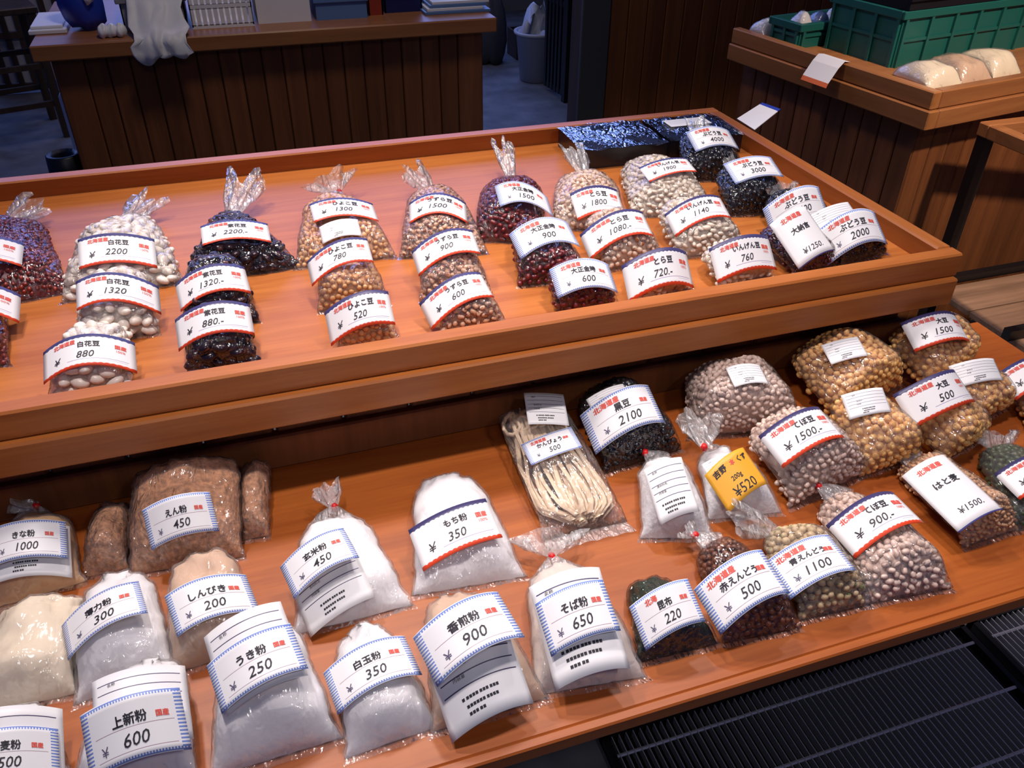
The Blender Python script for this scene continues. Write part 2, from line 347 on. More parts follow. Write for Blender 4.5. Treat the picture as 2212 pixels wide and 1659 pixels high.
class Bag:
    """soft bag lying on its back: y runs from the bottom seam (0) to the neck (Ln), x across, z up"""
    def __init__(s, Ln, Wb, Wt, H, s0=.62, neck=.14, front=.22, e=.30, seed=0):
        s.Ln, s.Wb, s.Wt, s.H, s.s0, s.nk, s.fr, s.e = Ln, Wb/2, Wt/2, H, s0, neck, front, e; s.wob = Wob(seed, 12, .6, 2.2)
    def w(s, t):
        t = np.asarray(t, float); base = s.Wb+(s.Wt-s.Wb)*np.clip(t/s.s0, 0, 1)**.9
        q = np.clip((t-s.s0)/(1-s.s0), 0, 1); dome = s.nk+(1-s.nk)*np.sqrt(np.clip(1-q**2.2, 0, 1))
        return base*dome*(1-.05*np.exp(-((t-.12)/.1)**2))
    def h(s, t):
        t = np.asarray(t, float); up = 1-(1-np.clip(t/s.fr, 0, 1))**2.6
        q = np.clip((t-.45)/.55, 0, 1); return s.H*(.04+.96*up)*(1-.25*q)*np.sqrt(np.clip(1-.93*np.clip((t-s.s0)/(1-s.s0), 0, 1)**2.4, .04, 1))
    def prof(s, u):
        return s.e+(1-s.e)*np.clip(1-np.abs(u)**2.3, 0, 1)**.6
    def top(s, t, u, grow=0):
        x = s.w(t)*u; z = s.h(t)*s.prof(u)
        z = z*(1+.10*s.wob(x/.12, t*s.Ln/.12))
        return np.stack([x, t*s.Ln+0*u, z+grow], -1)
    def ztop(s, x, y):
        t = np.clip(y/s.Ln, 0, 1); w = s.w(t); u = np.clip(x/np.maximum(w, 1e-4), -1, 1)
        z = s.top(t, u)[..., 2]; out = (np.abs(x) > w*1.02) | (y < 0) | (y > s.Ln)
        return np.where(out, 0, z)
    def shell(s, inset=0, nt=22, nu=15, grow=0, wr=0, seed=1, open_bottom=False):
        """closed skin; inset>0 shrinks it (contents), grow/wr loosen it (film)"""
        ts = np.concatenate([np.linspace(0, .3, 9)[:-1], np.linspace(.3, 1, nt-8)]); wb = Wob(seed, 14, 1.2, 4.5)
        us = np.sin(np.linspace(-math.pi/2, math.pi/2, nu)); ub = us[::-1][1:-1]
        rows = []
        for t in ts:
            w = float(s.w(t)); h = float(s.h(t)); tp = s.top(np.full(nu, t), us)
            if inset:
                k = max(.12, 1-inset/max(w, 1e-4)); tp[:, 0] *= k; tp[:, 2] = np.maximum(tp[:, 2]-inset, tp[:, 2]*.25); tp[:, 1] = np.clip(tp[:, 1], inset*.8, s.Ln-inset)
            else:
                tp[:, 2] += grow; tp[:, 0] *= 1+grow/max(w, .004)
            if wr:
                a = wr*(.35+1.3*np.clip((t-.75)/.25, 0, 1)+.5*np.exp(-t/.08)); tp[:, 2] += a*wb(tp[:, 0]/.07, tp[:, 1]/.10)*(1-.6*np.abs(us)**4)
                tp[:, 0] += .6*a*wb(tp[:, 1]/.05, us*1.3)
            bt = np.stack([tp[::-1][1:-1, 0], tp[::-1][1:-1, 1], (h*s.e*np.abs(ub)**5*.8)+.0004+(inset*.3)], -1)
            bt[:, 2] = np.minimum(bt[:, 2], tp[::-1][1:-1, 2]*.6)
            tp[:, 2] = np.maximum(tp[:, 2], .0006)
            rows.append(np.concatenate([tp, bt]))
        P = np.array(rows); n = P.shape[1]; mb = MB(); b = 0; mb.v = [tuple(p) for p in P.reshape(-1, 3)]
        for i in range(len(ts)-1):
            for k in range(n):
                k2 = (k+1) % n; mb.f.append((i*n+k, i*n+k2, (i+1)*n+k2, (i+1)*n+k))
        mb.f.append(tuple(range(n-1, -1, -1))); q = (len(ts)-1)*n; mb.f.append(tuple(q+k for k in range(n)))
        return mb
    def pick(s, spacing, keep, n_try=9000, seed=0):
        """blue-noise points on the upper skin, for beans"""
        r = np.random.default_rng(seed)
        t = r.uniform(0.015, .97, n_try); u = np.sin(r.uniform(-1, 1, n_try)*math.pi/2*.995)
        P = s.top(t, u); d = spacing; grid = {}; out = []
        fl = r.uniform(size=n_try) < .12
        for i in range(n_try):
            p = P[i]
            if fl[i]: p = p.copy(); p[2] *= r.uniform(.45, .9) if abs(u[i]) > .9 or t[i] < .05 else 1
            if not keep(p[0], p[1]): continue
            k = (int(p[0]//d), int(p[1]//d), int(p[2]//d)); ok = True
            for a in (-1, 0, 1):
                for b in (-1, 0, 1):
                    for c in (-1, 0, 1):
                        for q in grid.get((k[0]+a, k[1]+b, k[2]+c), ()):
                            if (q[0]-p[0])**2+(q[1]-p[1])**2+(q[2]-p[2])**2 < d*d: ok = False; break
                        if not ok: break
                    if not ok: break
                if not ok: break
            if ok: grid.setdefault(k, []).append(p); out.append((p, t[i], u[i]))
        return out

def make_card(bag, root, name, kind, c, wl, hl, ang, texts, curve=4.0, lift=.0022, bend=0, under=None, smin=.12):
    """paper card bent over the bag. c: local xy centre, ang: rotation in the bag's frame. texts: (body,u,v,height,colour,bold,shear)"""
    ca, sa = math.cos(ang), math.sin(ang)
    A, B = np.meshgrid(np.linspace(-wl/2, wl/2, 17), np.linspace(-hl/2, hl/2, 9))
    def xy(a, b): return c[0]+ca*a-sa*b, c[1]+sa*a+ca*b
    X, Y = xy(A, B); zb = bag.ztop(X, Y)
    for g in (under or ()): zb = np.maximum(zb, g(X, Y)+.001)
    mid = np.abs(A) < wl*.25; sl = np.polyfit(B[mid], zb[mid], 1)[0]; sl = float(np.clip(sl, smin, .5)); sla = float(np.clip(np.polyfit(A.ravel(), zb.ravel(), 1)[0], -.3, .3))
    if curve > 2:
        q = np.abs(A) < wl*.40; qa = A[q]; kf = np.linalg.lstsq(np.stack([np.ones_like(qa), B[q], qa, -qa**2], 1), zb[q], rcond=None)[0]
        curve = float(np.clip(kf[3], 1.5, 8.0))
    rest = sl*B+sla*A-curve*A**2; zc = float(np.max((zb-rest)[np.abs(A) < wl*.46]))+lift+.0022
    def zz(a, b): return np.maximum(zc+sl*b+sla*a-curve*a**2+bend*(b/hl)**2, .003)
    if under is not None:
        def cover(x, y):
            dx, dy = x-c[0], y-c[1]; a, b = ca*dx+sa*dy, -sa*dx+ca*dy
            return np.where((np.abs(a) < wl/2) & (np.abs(b) < hl/2), zz(a, b), 0)
        under.append(cover)
    P = np.stack([X, Y, zz(A, B)], -1); mb = MB().grid(P)
    uv = [(float(a/wl+.5), float(b/hl+.5)) for a, b in zip(A.ravel(), B.ravel())]
    o = mesh_obj(name, mb.v, mb.f, MT[kind], root, True, uv)
    so = o.modifiers.new('thickness', 'SOLIDIFY'); so.thickness = .0004; so.offset = -1
    byc = {}
    for body, u, v, hgt, colr, bold, shear in texts:
        tv, tf = text_mesh(body, bold*.35 if body.isascii() else 0, shear)
        if not len(tv): continue
        mn, mx = tv.min(0), tv.max(0); sc = min(hgt/(mx[1]-mn[1]), .52*wl/(mx[0]-mn[0]) if kind != 'info' else .8*wl/(mx[0]-mn[0])); q = (tv-(mn+mx)/2)*sc
        em = .03*sc*(1.3 if colr == 'inkred' else 1.0)
        for sx, sy in (((0, 0),) if body.isascii() or body[0] == '¥' or kind == 'info' else ((-em, 0), (em, 0), (0, em), (0, -em))):   # brush weight
            a = (u-.5)*wl+q[:, 0]+sx; b = (v-.5)*hl+q[:, 1]+sy; x, y = xy(a, b)
            V, Fc = byc.setdefault(colr, ([], [])); off = len(V)
            V += list(np.stack([x, y, zz(a, b)+.0005], -1)); Fc += [tuple(i+off for i in f) for f in tf]
    for colr, (V, Fc) in byc.items():
        mesh_obj({'ink': 'lettering', 'inkred': 'red_lettering', 'inkfaint': 'small_print'}[colr], V, Fc, MT[colr], o)['kind'] = 'stuff'
    return o

def texts_for(kind, prod, price, wl, hl, red='北海道産'):
    if kind == 'scallop':
        t = [(prod, .54, .68, hl*.17, 'ink', .012, 0), ('¥', .19, .34, hl*.20, 'ink', .006, .2), (price, .50, .37, hl*.20, 'ink', .008, .25)]
        if red: t += [(red, .27, .79, hl*.13, 'inkred', .02, 0)]
        t += [('国産', .86, .64, hl*.12, 'inkred', .03, 0), ('100%', .86, .50, hl*.07, 'inkred', .01, 0)]
    elif kind == 'stripe':
        t = [(prod, .48, .63, hl*.18, 'ink', .016, 0), ('¥', .20, .27, hl*.15, 'inkfaint', .004, 0), (price, .52, .31, hl*.21, 'ink', .012, .2), ('国産', .80, .62, hl*.10, 'inkred', .02, 0)]
        if red: t += [(red, .30, .82, hl*.14, 'inkred', .025, 0)]
    elif kind == 'info':
        t = [('名称', .22, .85, hl*.045, 'ink', .02, 0), ('原材料名', .30, .60, hl*.045, 'ink', .02, 0), ('内容量', .27, .48, hl*.045, 'ink', .02, 0),
             ('■ ■■■■ ■■■ ■■■', .45, .27, hl*.03, 'ink', .0, 0), ('■■■■■■ ■■■■', .45, .19, hl*.03, 'ink', .0, 0), ('■■■ ■■', .36, .12, hl*.03, 'ink', .0, 0)]
    elif kind == 'yellow':
        t = [('吉野', .25, .80, hl*.17, 'ink', .02, 0), ('本', .55, .80, hl*.13, 'inkred', .02, 0), ('くず', .80, .80, hl*.15, 'ink', .02, 0), ('200g', .48, .47, hl*.15, 'ink', .03, 0), ('¥520', .52, .20, hl*.26, 'ink', .025, 0)]
    elif kind == 'long':
        t = [(red or '国産', .45, .88, hl*.10, 'inkred', .02, 0), (prod, .5, .62, hl*.12, 'ink', .01, 0), ('¥'+price, .5, .20, hl*.11, 'ink', .008, .2)]
    else: t = []
    return t

def make_tail(root, P0, P1, flare, seed, pleat=6):
    """gathered film beyond the tie"""
    r = np.random.default_rng(seed); P0, P1 = np.asarray(P0), np.asarray(P1); d = P1-P0; Ln = np.linalg.norm(d); d /= Ln
    a = np.cross(d, (0, 0, 1.)); a /= np.linalg.norm(a)+1e-9; c = np.cross(a, d); n, m = 34, 9; ph = r.uniform(0, 6, 4); rows = []
    for i in range(m):
        t = i/(m-1); w = .006+flare*(t**.8)*(1-.15*t)
        row = []
        for k in range(n):
            q = 2*math.pi*k/n; jag = 1+.16*math.sin(3*q+ph[0])+.10*math.sin(7*q+ph[1]); pl = 1+.35*math.sin(pleat*q+ph[2]+2*t)*min(1, t*2)
            row.append(P0+d*Ln*t*(jag if t > .5 else 1)+a*w*math.cos(q)*pl+c*w*.42*math.sin(q)*pl)
        rows.append(row)
    P = np.array(rows); P[..., 2] = np.maximum(P[..., 2], .002); mb = MB(); mb.v = [tuple(p) for p in P.reshape(-1, 3)]
    for i in range(m-1):
        for k in range(n): k2 = (k+1) % n; mb.f.append((i*n+k, i*n+k2, (i+1)*n+k2, (i+1)*n+k))
    return mb.obj('film_tail', MT['ruffle'], root, True)

SEED = [100]
def bag(name, label, cat, group, zf, bot, top, wpx, H, fill, cards=(), liftB=0, liftT=0, tie=None, tail=None, s0=.62, neck=.16, film='film', front=.22, flare=.03, tailz=.03, e=.30, smin=.10):
    """bot/top: photo pixels of bottom edge centre and of the crown; wpx: (bottom,top) widths in photo pixels"""
    SEED[0] += 1; sd = SEED[0]
    B = at(*bot, zf+liftB+.12*H); T = at(*top, zf+liftT+.42*H)
    d = T[:2]-B[:2]; run = float(np.linalg.norm(d)); dz = liftT-liftB; Ln = math.hypot(run, dz); rz = math.atan2(d[1], d[0])-math.pi/2; tilt = math.atan2(dz, run)
    Wb, Wt = wpx[0]*mpp(B), wpx[1]*mpp(T)
    root = empty(name, (B[0], B[1], zf+liftB+.0008), rz, label, cat, group, tilt)
    bg = Bag(Ln, Wb, Wt, H, s0, neck, front, e, sd)
    Rm = Matrix.Translation(root.location) @ root.rotation_euler.to_matrix().to_4x4(); inv = Rm.inverted()
    def loc(px, py, z): p = inv @ Vector(at(px, py, z)); return np.array(p)
    placed = []; under = []
    for cd in cards:
        kind, cpx, wl_px, asp, ang, prod, price = cd[:7]; red = cd[7] if len(cd) > 7 else '北海道産'; curve = cd[8] if len(cd) > 8 else 4.0; lift = cd[9] if len(cd) > 9 else .0022
        zg = zf+liftB+H*.9+.5*dz
        c = loc(cpx[0], cpx[1], zg)
        zc = float(bg.ztop(np.array([c[0]]), np.array([c[1]]))[0]); wpos = Rm @ Vector((c[0], c[1], max(zc, .3*H))); c = loc(cpx[0], cpx[1], wpos.z+.002)
        wl = wl_px*mpp(np.array(Rm @ Vector(c))); hl = wl*asp
        la = R(ang)-rz if kind != 'long' else R(ang)
        placed.append((kind, c[:2], wl, hl, la))
        make_card(bg, root, {'info': 'ingredient_card'}.get(kind, 'price_card'), kind, c[:2], wl, hl, la, texts_for(kind, prod, price, wl, hl, red), curve, lift, under=under, smin=smin)
    def hidden(x, y):
        for kind, c, wl, hl, la in placed:
            ca, sa = math.cos(la), math.sin(la); dx, dy = x-c[0], y-c[1]; a, b = ca*dx+sa*dy, -sa*dx+ca*dy
            if abs(a) < wl/2-.012 and abs(b) < hl/2-.010: return True
        return False
    if fill in BEAN:
        m, (a, b, c) = BEAN[fill]; me = bean_mesh(fill)
        bg.shell(inset=min(c*1.5, H*.3), nt=18, nu=11).obj('bean_core', m, root, True)
        pts = bg.pick(2*(a*b*c)**(1/3)*.86, lambda x, y: not hidden(x, y), seed=sd)
        r = np.random.default_rng(sd)
        if len(pts) > 300:
            pts.sort(key=lambda q: q[0][1]*.6-q[0][2]*3 if False else q[0][1]); rest = pts[300:]; pts = pts[:300]
            V, Fc = [], []; bv = np.array([x.co for x in me.vertices]); bf = [tuple(p.vertices) for p in me.polygons]
            for p, t, u in rest:
                rm = np.array(Matrix.Rotation(r.uniform(0, 6.28), 3, 'Z') @ Matrix.Rotation(r.uniform(-.6, .6), 3, 'Y')); off = len(V)
                V += list(bv @ rm.T+p-np.array([0, 0, c*.8])); Fc += [tuple(i+off for i in f) for f in bf]
            o = mesh_obj('bean_remainder', V, Fc, m, root, True); o['kind'] = 'stuff'
        for p, t, u in pts:
            q = p.copy(); q[2] = max(q[2]-c*.75, c*.9); q[0] *= 1-min(.25, c*.8/max(float(bg.w(t)), .01)); q[1] = min(max(q[1], c*1.1), Ln-c)
            share('bean', me, root, q, (r.uniform(-.5, .5), r.uniform(-.5, .5), r.uniform(0, 6.28)), float(r.uniform(.9, 1.1)))
    else:
        bg.shell(inset=.0015, nt=30, nu=23, wr=.0032, seed=sd+5).obj('contents', MT[fill], root, True)
    bg.shell(grow=.0012 if fill not in BEAN else .0016, nt=34, nu=23, wr=.0036 if fill not in BEAN else .0022, seed=sd+9 if fill in BEAN else sd+5).obj('film', MT['crystal' if fill in ('bsoy', 'purple', 'kidney', 'dainagon', 'weed', 'adzuki', 'redpea') else film], root, True)
    # flat seam along the bottom
    w0 = float(bg.w(0)); mb = MB(); P = np.array([[(w0*(1.02+.05*j)*u, -.007*j+.0006*math.sin(9*u+sd), .0012+.0014*math.sin(7*u+sd+2*j)*j) for u in np.linspace(-1, 1, 15)] for j in (0, .5, 1)]); P[..., 2] = np.maximum(P[..., 2], .0004)
    mb.grid(P).obj('bottom_seam', MT['film'], root, True)
    if tie is not None:
        p0 = np.array([0, Ln*.985, max(float(bg.h(.98))*.5, .006)])
        if tie != 'top': q = loc(tie[0], tie[1], zf+liftT+.45*H); p0 = np.array([q[0], q[1], max(q[2], .006)])
        dr = np.array([0, 1, .2])
        if tail is not None: q = loc(tail[0], tail[1], zf+liftT+tailz); dr = q-p0
        dr = dr/np.linalg.norm(dr)
        MB().tube([p0-dr*.004, p0, p0+dr*.004], [.0042, .0050, .0042], 10).obj('tie', MT['tie'], root, True)
    if tie not in (None, 'top'):
        cr = np.array([0, Ln*.93, max(float(bg.h(.93))*.6, .006)])
        if .010 < np.linalg.norm(cr-p0) < .07: make_tail(root, p0, cr, min(.02, Wt*.2), sd+3, 5).name = 'film_neck'
    if tail is not None:
        q = loc(tail[0], tail[1], zf+liftT+tailz)
        p0 = np.array([0, Ln*.985, max(float(bg.h(.98))*.5, .006)]) if tie in (None, 'top') else p0
        make_tail(root, p0, q, flare, sd)
    return root

# ------------------------------------------------------------------ structure
def struct(o): o['kind'] = 'structure'; return o
struct(MB().box(-3.5, 4.5, -1.2, 7.0, -.1, 0).obj('floor', MT['floor']))
struct(MB().box(-3.5, 4.5, 7.0, 7.15, 0, 4.0).obj('wall_back', MT['wallp']))
struct(MB().box(4.5, 4.65, -1.2, 7.0, 0, 4.0).obj('wall_right', MT['wallp']))

def board_mesh(w, t, h, m, name):       # vertical board, front face towards -y, chamfered edges
    c = .0035; mb = MB(); pr = [(0, t), (0, c), (c, 0), (w-c, 0), (w, c), (w, t)]
    for z in (0, h): mb.v += [(x, y, z) for x, y in pr]
    n = len(pr); mb.f += [(k, (k+1) % n, n+(k+1) % n, n+k) for k in range(n)]+[tuple(range(n-1, -1, -1)), tuple(range(n, 2*n))]
    me = bpy.data.meshes.new(name); me.from_pydata(mb.v, [], mb.f); me.update(); me.materials.append(m); return me
def boards(parent, x0, x1, y, z0, z1, w, m, t=.012, gap=.003, face='front', name='board'):
    n = max(1, round((x1-x0)/w)); ww = (x1-x0)/n; me = board_mesh(ww-gap, t, z1-z0, m, name)
    for i in range(n):
        if face == 'front': share(name, me, parent, (x0+i*ww+gap/2, y, z0))
        else: share(name, me, parent, (y, x1-i*ww-gap/2, z0), (0, 0, -math.pi/2))    # face towards -x; x range is a y range

RZ, XR, YF, YB, XL = .85, 1.089, .929, 1.739, -1.0
ZT = .815                       # tray floor
# upper display tray
tr = empty('display_tray', (0, 0, 0), 0, 'wide shallow orange wood display tray holding three rows of bean bags', 'tray')
MB().box(XL+.02, XR-.02, YF+.02, YB-.02, ZT-.012, ZT).obj('tray_floor', MT['tray'], tr)
MB().box(XL, XR, YF, YF+.028, RZ-.041, RZ, .003).obj('front_rim', MT['trayfront'], tr)
MB().box(XL, XR, YB-.030, YB, RZ-.06, RZ, .003).obj('back_rim', MT['tray'], tr)
wy = wood('side_wood', (.30, .080, .013), (.45, .146, .030), 1, .42, .06); 
MB().box(XR-.028, XR, YF+.028, YB-.030, RZ-.06, RZ, .003).obj('side_rim', wy, tr)
MB().box(XL, XL+.028, YF+.028, YB-.030, RZ-.06, RZ, .003).obj('side_rim', wy, tr)
MB().box(XL, XR-.004, YF-.011, YF+.018, RZ-.088, RZ-.0405, .003).obj('front_apron', MT['trayfront'], tr)
# stand below the tray: boarded back, skirting and lower shelf
ZS, YSF, YSB = .646, .463, .985
st = empty('lower_display_shelf', (0, 0, 0), 0, 'lower wood display shelf with boarded back under the wide tray', 'shelf')
XS = 1.27
MB().box(XL, XS, YSF, YSB+.02, ZS-.018, ZS, .002).obj('shelf_board', MT['shelf'], st)
MB().box(XL, XS, YSF-.012, YSF, ZS-.020, ZS+.001, .002).obj('front_nosing', MT['shelf'], st)
MB().box(XL, XR-.03, YSB-.008, YSB+.012, ZS, ZS+.058, .003).obj('skirting', MT['board'], st)
boards(st, XL, XR-.03, YSB+.004, ZS+.05, RZ-.06, .098, MT['board'])
MB().box(XL+.03, XS-.05, YSF+.35, YSB-.02, .0, ZS-.018).obj('plinth', MT['black'], st)
MB().box(XR-.07, XR-.03, 1.62, 1.66, 0, RZ-.05).obj('leg', MT['black'], tr)
MB().box(XR-.07, XR-.03, 1.05, 1.09, 0, RZ-.05).obj('leg', MT['black'], tr)
MB().box(XL+.05, XL+.09, 1.62, 1.66, 0, RZ-.05).obj('leg', MT['black'], tr)

# steel floor gratings in front of the stand
def grate(x0, x1, y0, y1, label):
    g = empty('floor_grate', (0, 0, 0), 0, label, 'grate', None)
    MB().box(x0, x1, y0, y1, .0005, .003).obj('pit_shade_plate', MT['black'], g)  # black plate painted in for the shade of the pit below
    fr = MB()
    for b in ((x0, x0+.012, y0, y1), (x1-.012, x1, y0, y1), (x0, x1, y0, y0+.012), (x0, x1, y1-.012, y1)): fr.box(*b, .001, .026)
    fr.obj('frame', MT['black'], g)
    me = MB().box(-.0009, .0009, y0+.013, y1-.013, .006, .025).obj('slat', MT['steel'], g); p = .01435; n = int((x1-x0-.03)/p); me.location.x = x0+.018
    for i in range(1, n): share('slat', me.data, g, (x0+.018+i*p, 0, 0))
    for k in range(int((y1-y0)/.111)):
        MB().tube([(x0+.012, y1-.05-k*.111, .021), (x1-.012, y1-.05-k*.111, .021)], .0035, 6).obj('cross_rod', MT['steel'], g)
grate(.45, 1.283, .30, .79, 'long steel floor grating with many thin slats before the lower shelf')
grate(1.305, 1.75, .30, .79, 'steel floor grating at the end of the row, cut by frame edge')

# ------------------------------------------------------------------ back-left counter and what stands on it
YC = 2.85; ctr = empty('sales_counter', (0, 0, 0), 0, 'dark boarded wood counter with plank top carrying baskets and boxes', 'counter')
cxl, cxr = float(atY(100, 100, YC)[0]), float(atY(1041, 54, YC)[0]); ztc = .85
MB().box(cxl-.04, cxr+.04, YC-.045, YC+.62, ztc-.045, ztc, .004).obj('top', MT['counter'], ctr)
MB().box(cxl+.01, cxr-.01, YC+.012, YC+.55, 0, ztc-.045).obj('carcass', MT['dark'], ctr)
me = board_mesh(.085, .016, ztc-.045, MT['board'], 'stile'); share('stile', me, ctr, (cxl, YC-.004, 0)); share('stile', me, ctr, (cxr-.085, YC-.004, 0))
boards(ctr, cxl+.085, cxr-.085, YC, 0, ztc-.045, .066, MT['board'])

def spanX(x0, x1, y, Y): return float(atY(x0, y, Y)[0]), float(atY(x1, y, Y)[0])
# white slotted basket
x0, x1 = spanX(412, 548, 40, 2.90)
b = empty('slotted_basket', ((x0+x1)/2, 2.9, ztc), 0, 'white slotted plastic basket on the boarded counter', 'basket'); w = (x1-x0)/2
MB().box(-w, w, 0, .26, 0, .005).box(-w, -w+.004, 0, .26, .005, .13).box(w-.004, w, 0, .26, .005, .13).box(-w, w, .256, .26, .005, .13).obj('body', MT['white'], b)
MB().box(-w-.006, w+.006, -.006, .004, .118, .132, .002).box(-w, w, 0, .005, .055, .070).box(-w, w, 0, .005, .005, .012).obj('rim', MT['white'], b)
me = MB().box(-.006, .006, 0, .0045, 0, .05).obj('bar', MT['white'], b); me.location = (-w+.006, 0, .008)
for k in range(1, 11): share('bar', me.data, b, (-w+.006+k*(2*w-.012)/10, 0, .008))
for k in range(11): share('bar', me.data, b, (-w+.006+k*(2*w-.012)/10, 0, .068))
# white lidded box, blue bin with papers, red file, navy file box, paper stack
def openbox(name, label, cat, px0, px1, py, Y, h, d, m, t=.004, taper=.0):
    x0, x1 = spanX(px0, px1, py, Y); o = empty(name, ((x0+x1)/2, Y, ztc), 0, label, cat); w = (x1-x0)/2
    MB().box(-w, w, 0, d, 0, .004).box(-w, w, 0, t, .004, h).box(-w, w, d-t, d, .004, h).box(-w, -w+t, t, d-t, .004, h).box(w-t, w, t, d-t, .004, h).obj('body', m, o)
    MB().box(-w-.006, w+.006, -.006, 0, h-.014, h, .002).box(-w-.006, -w, 0, d, h-.014, h).box(w, w+.006, 0, d, h-.014, h).obj('rim', m, o); return o, w
o, w = openbox('storage_box', 'plain white storage box between slotted basket and blue bin', 'box', 556, 672, 35, 2.92, .10, .28, MT['white'])
MB().box(-w+.006, w-.006, .006, .274, .055, .09).obj('paper_stack', MT['paper'], o)
o, w = openbox('paper_bin', 'pale blue open bin of papers on the boarded counter', 'bin', 684, 794, 38, 2.92, .065, .26, MT['lblue'])
for k in range(5):
    q = MB().box(-w+.012+k*.03, -w+.032+k*.03, .02, .2, .006, .11+.01*(k % 2)).obj('paper_pack', MT['paper'], o); q.rotation_euler = (0, 0, 0)
def slab(name, label, cat, px0, px1, py, Y, h, d, m, spine=None):
    x0, x1 = spanX(px0, px1, py, Y); o = empty(name, ((x0+x1)/2, Y, ztc), 0, label, cat); w = (x1-x0)/2
    MB().box(-w, -w+.004, 0, d, 0, h).box(w-.004, w, 0, d, 0, h).box(-w, w, 0, .004, 0, h).obj('cover', m, o)
    MB().box(-w+.005, w-.005, .006, d-.01, .004, h-.008).obj('pages', MT['paper'], o); return o
slab('ring_file', 'upright red file beside the pale blue bin', 'file', 797, 828, 30, 2.95, .16, .22, MT['red'])
slab('file_box', 'navy upright file box on the counter end', 'file box', 832, 912, 28, 2.97, .15, .22, MT['navy'])
x0, x1 = spanX(918, 1060, 25, 2.9)
for k in range(4):
    o = MB().box(x0+.01*k, x1-.012*((k*2) % 3), 2.9+.006*k, 3.12, ztc+k*.009, ztc+.0088+k*.009, .001).obj('paper_pad', MT['paper'] if k % 2 else MT['lblue'])
    tag(o, ['pale blue pad at bottom of pad stack on counter end', 'white pad second from bottom of stack on counter end', 'pale blue pad second from top of stack on counter end', 'white pad on top of pad stack on counter end'][k], 'paper pad', 'pads stacked on the counter end')
# grey tub with white sheet hanging over the counter edge
x0, x1 = spanX(262, 402, 40, 2.9)
o = empty('grey_tub', ((x0+x1)/2, 2.93, ztc), 0, 'grey plastic tub with white sheet hanging out over counter', 'tub'); w = (x1-x0)/2; mg = plain('grey_plastic', (.25, .25, .28), .45)
MB().box(-w, w, 0, .26, 0, .004).box(-w, w, 0, .004, .004, .09).box(-w, w, .256, .26, .004, .09).box(-w, -w+.004, 0, .26, .004, .09).box(w-.004, w, 0, .26, .004, .09).obj('body', mg, o)
MB().box(-w-.01, w+.01, -.01, 0, .078, .092, .002).box(-w-.01, -w, 0, .26, .078, .092).box(w, w+.01, 0, .26, .078, .092).obj('rim', mg, o)
wb = Wob(3, 12, .5, 2.5); xs = np.linspace(*spanX(278, 402, 60, 2.8), 30); rows = []
path = [(3.06, ztc+.115), (2.98, ztc+.122), (2.92, ztc+.105), (2.895, ztc+.07), (2.87, ztc+.03), (2.83, ztc+.014), (2.795, ztc+.006), (2.788, ztc-.015), (2.786, ztc-.035), (2.785, ztc-.055)]
for i, (Y, z) in enumerate(path):
    k = i/(len(path)-1); row = [(x+.008*float(wb(k*2, x*6)), Y-abs(.012*float(wb(x*9, k*1.5)))*(i > 2), z+.006*float(wb(x*7, k*2))*(i < 9)-(.02*abs(float(wb(x*5, 9)))-.01)*(i == 9)) for x in xs]; rows.append(row)
o = MB().grid(np.array(rows)).obj('white_sheet', MT['cloth'], None, True); tag(o, 'crumpled white plastic sheet draped over the counter edge', 'plastic sheet')
m_ = o.modifiers.new('t', 'SOLIDIFY'); m_.thickness = .002
# blue bag, brown post, white packs at the counter's far end
def lump(name, label, cat, c, r, m, seed, n=18, parent=None, flat=.0):
    wb = Wob(seed, 10, .4, 1.4); rows = []
    for i in range(n//2+1):
        t = math.pi*i/(n//2); rows.append([])
        for k in range(n+1):
            p = 2*math.pi*(k % n)/n; q = 1+.16*float(wb(math.cos(p)*math.sin(t)+t*.3, math.sin(p)*math.sin(t)))
            z = -math.cos(t); rows[-1].append((c[0]+r[0]*q*math.sin(t)*math.cos(p), c[1]+r[1]*q*math.sin(t)*math.sin(p), c[2]+r[2]*(max(z, -.75)*q+.75)))
    o = MB().grid(np.array(rows)).obj(name, m, parent, True)
    if label: tag(o, label, cat)
    return o
x0, x1 = spanX(132, 232, 40, 3.0)
o = empty('blue_sack', ((x0+x1)/2, 3.0, ztc), 0, 'bright blue sack with pale print on the boarded counter', 'sack')
lump('body', None, None, (0, 0, .006), ((x1-x0)/2, .06, .12), MT['blue'], 5, parent=o)
lump('print_patch', None, None, (.03, -.045, .08), (.018, .02, .05), MT['white'], 6, parent=o)
for k, px in enumerate((218, 238, 257)):
    p = atY(px, 52, 2.86); lump('white_packet', ['small white packet on counter beside the blue sack', 'small white packet between two others by the blue sack', 'small white packet touching the grey tub'][k], 'packet', (p[0], 2.87, ztc), (.0155, .028, .02), MT['white'], 20+k)
p = atY(108, 60, 3.0); tag(MB().box(p[0]-.055, p[0]+.05, 2.95, 3.2, ztc, ztc+.012, .002).box(p[0]-.05, p[0]+.04, 2.97, 3.18, ztc+.012, ztc+.02, .002).obj('paper_stack', MT['paper']), 'flat white papers at the counter corner by blue sack', 'papers')

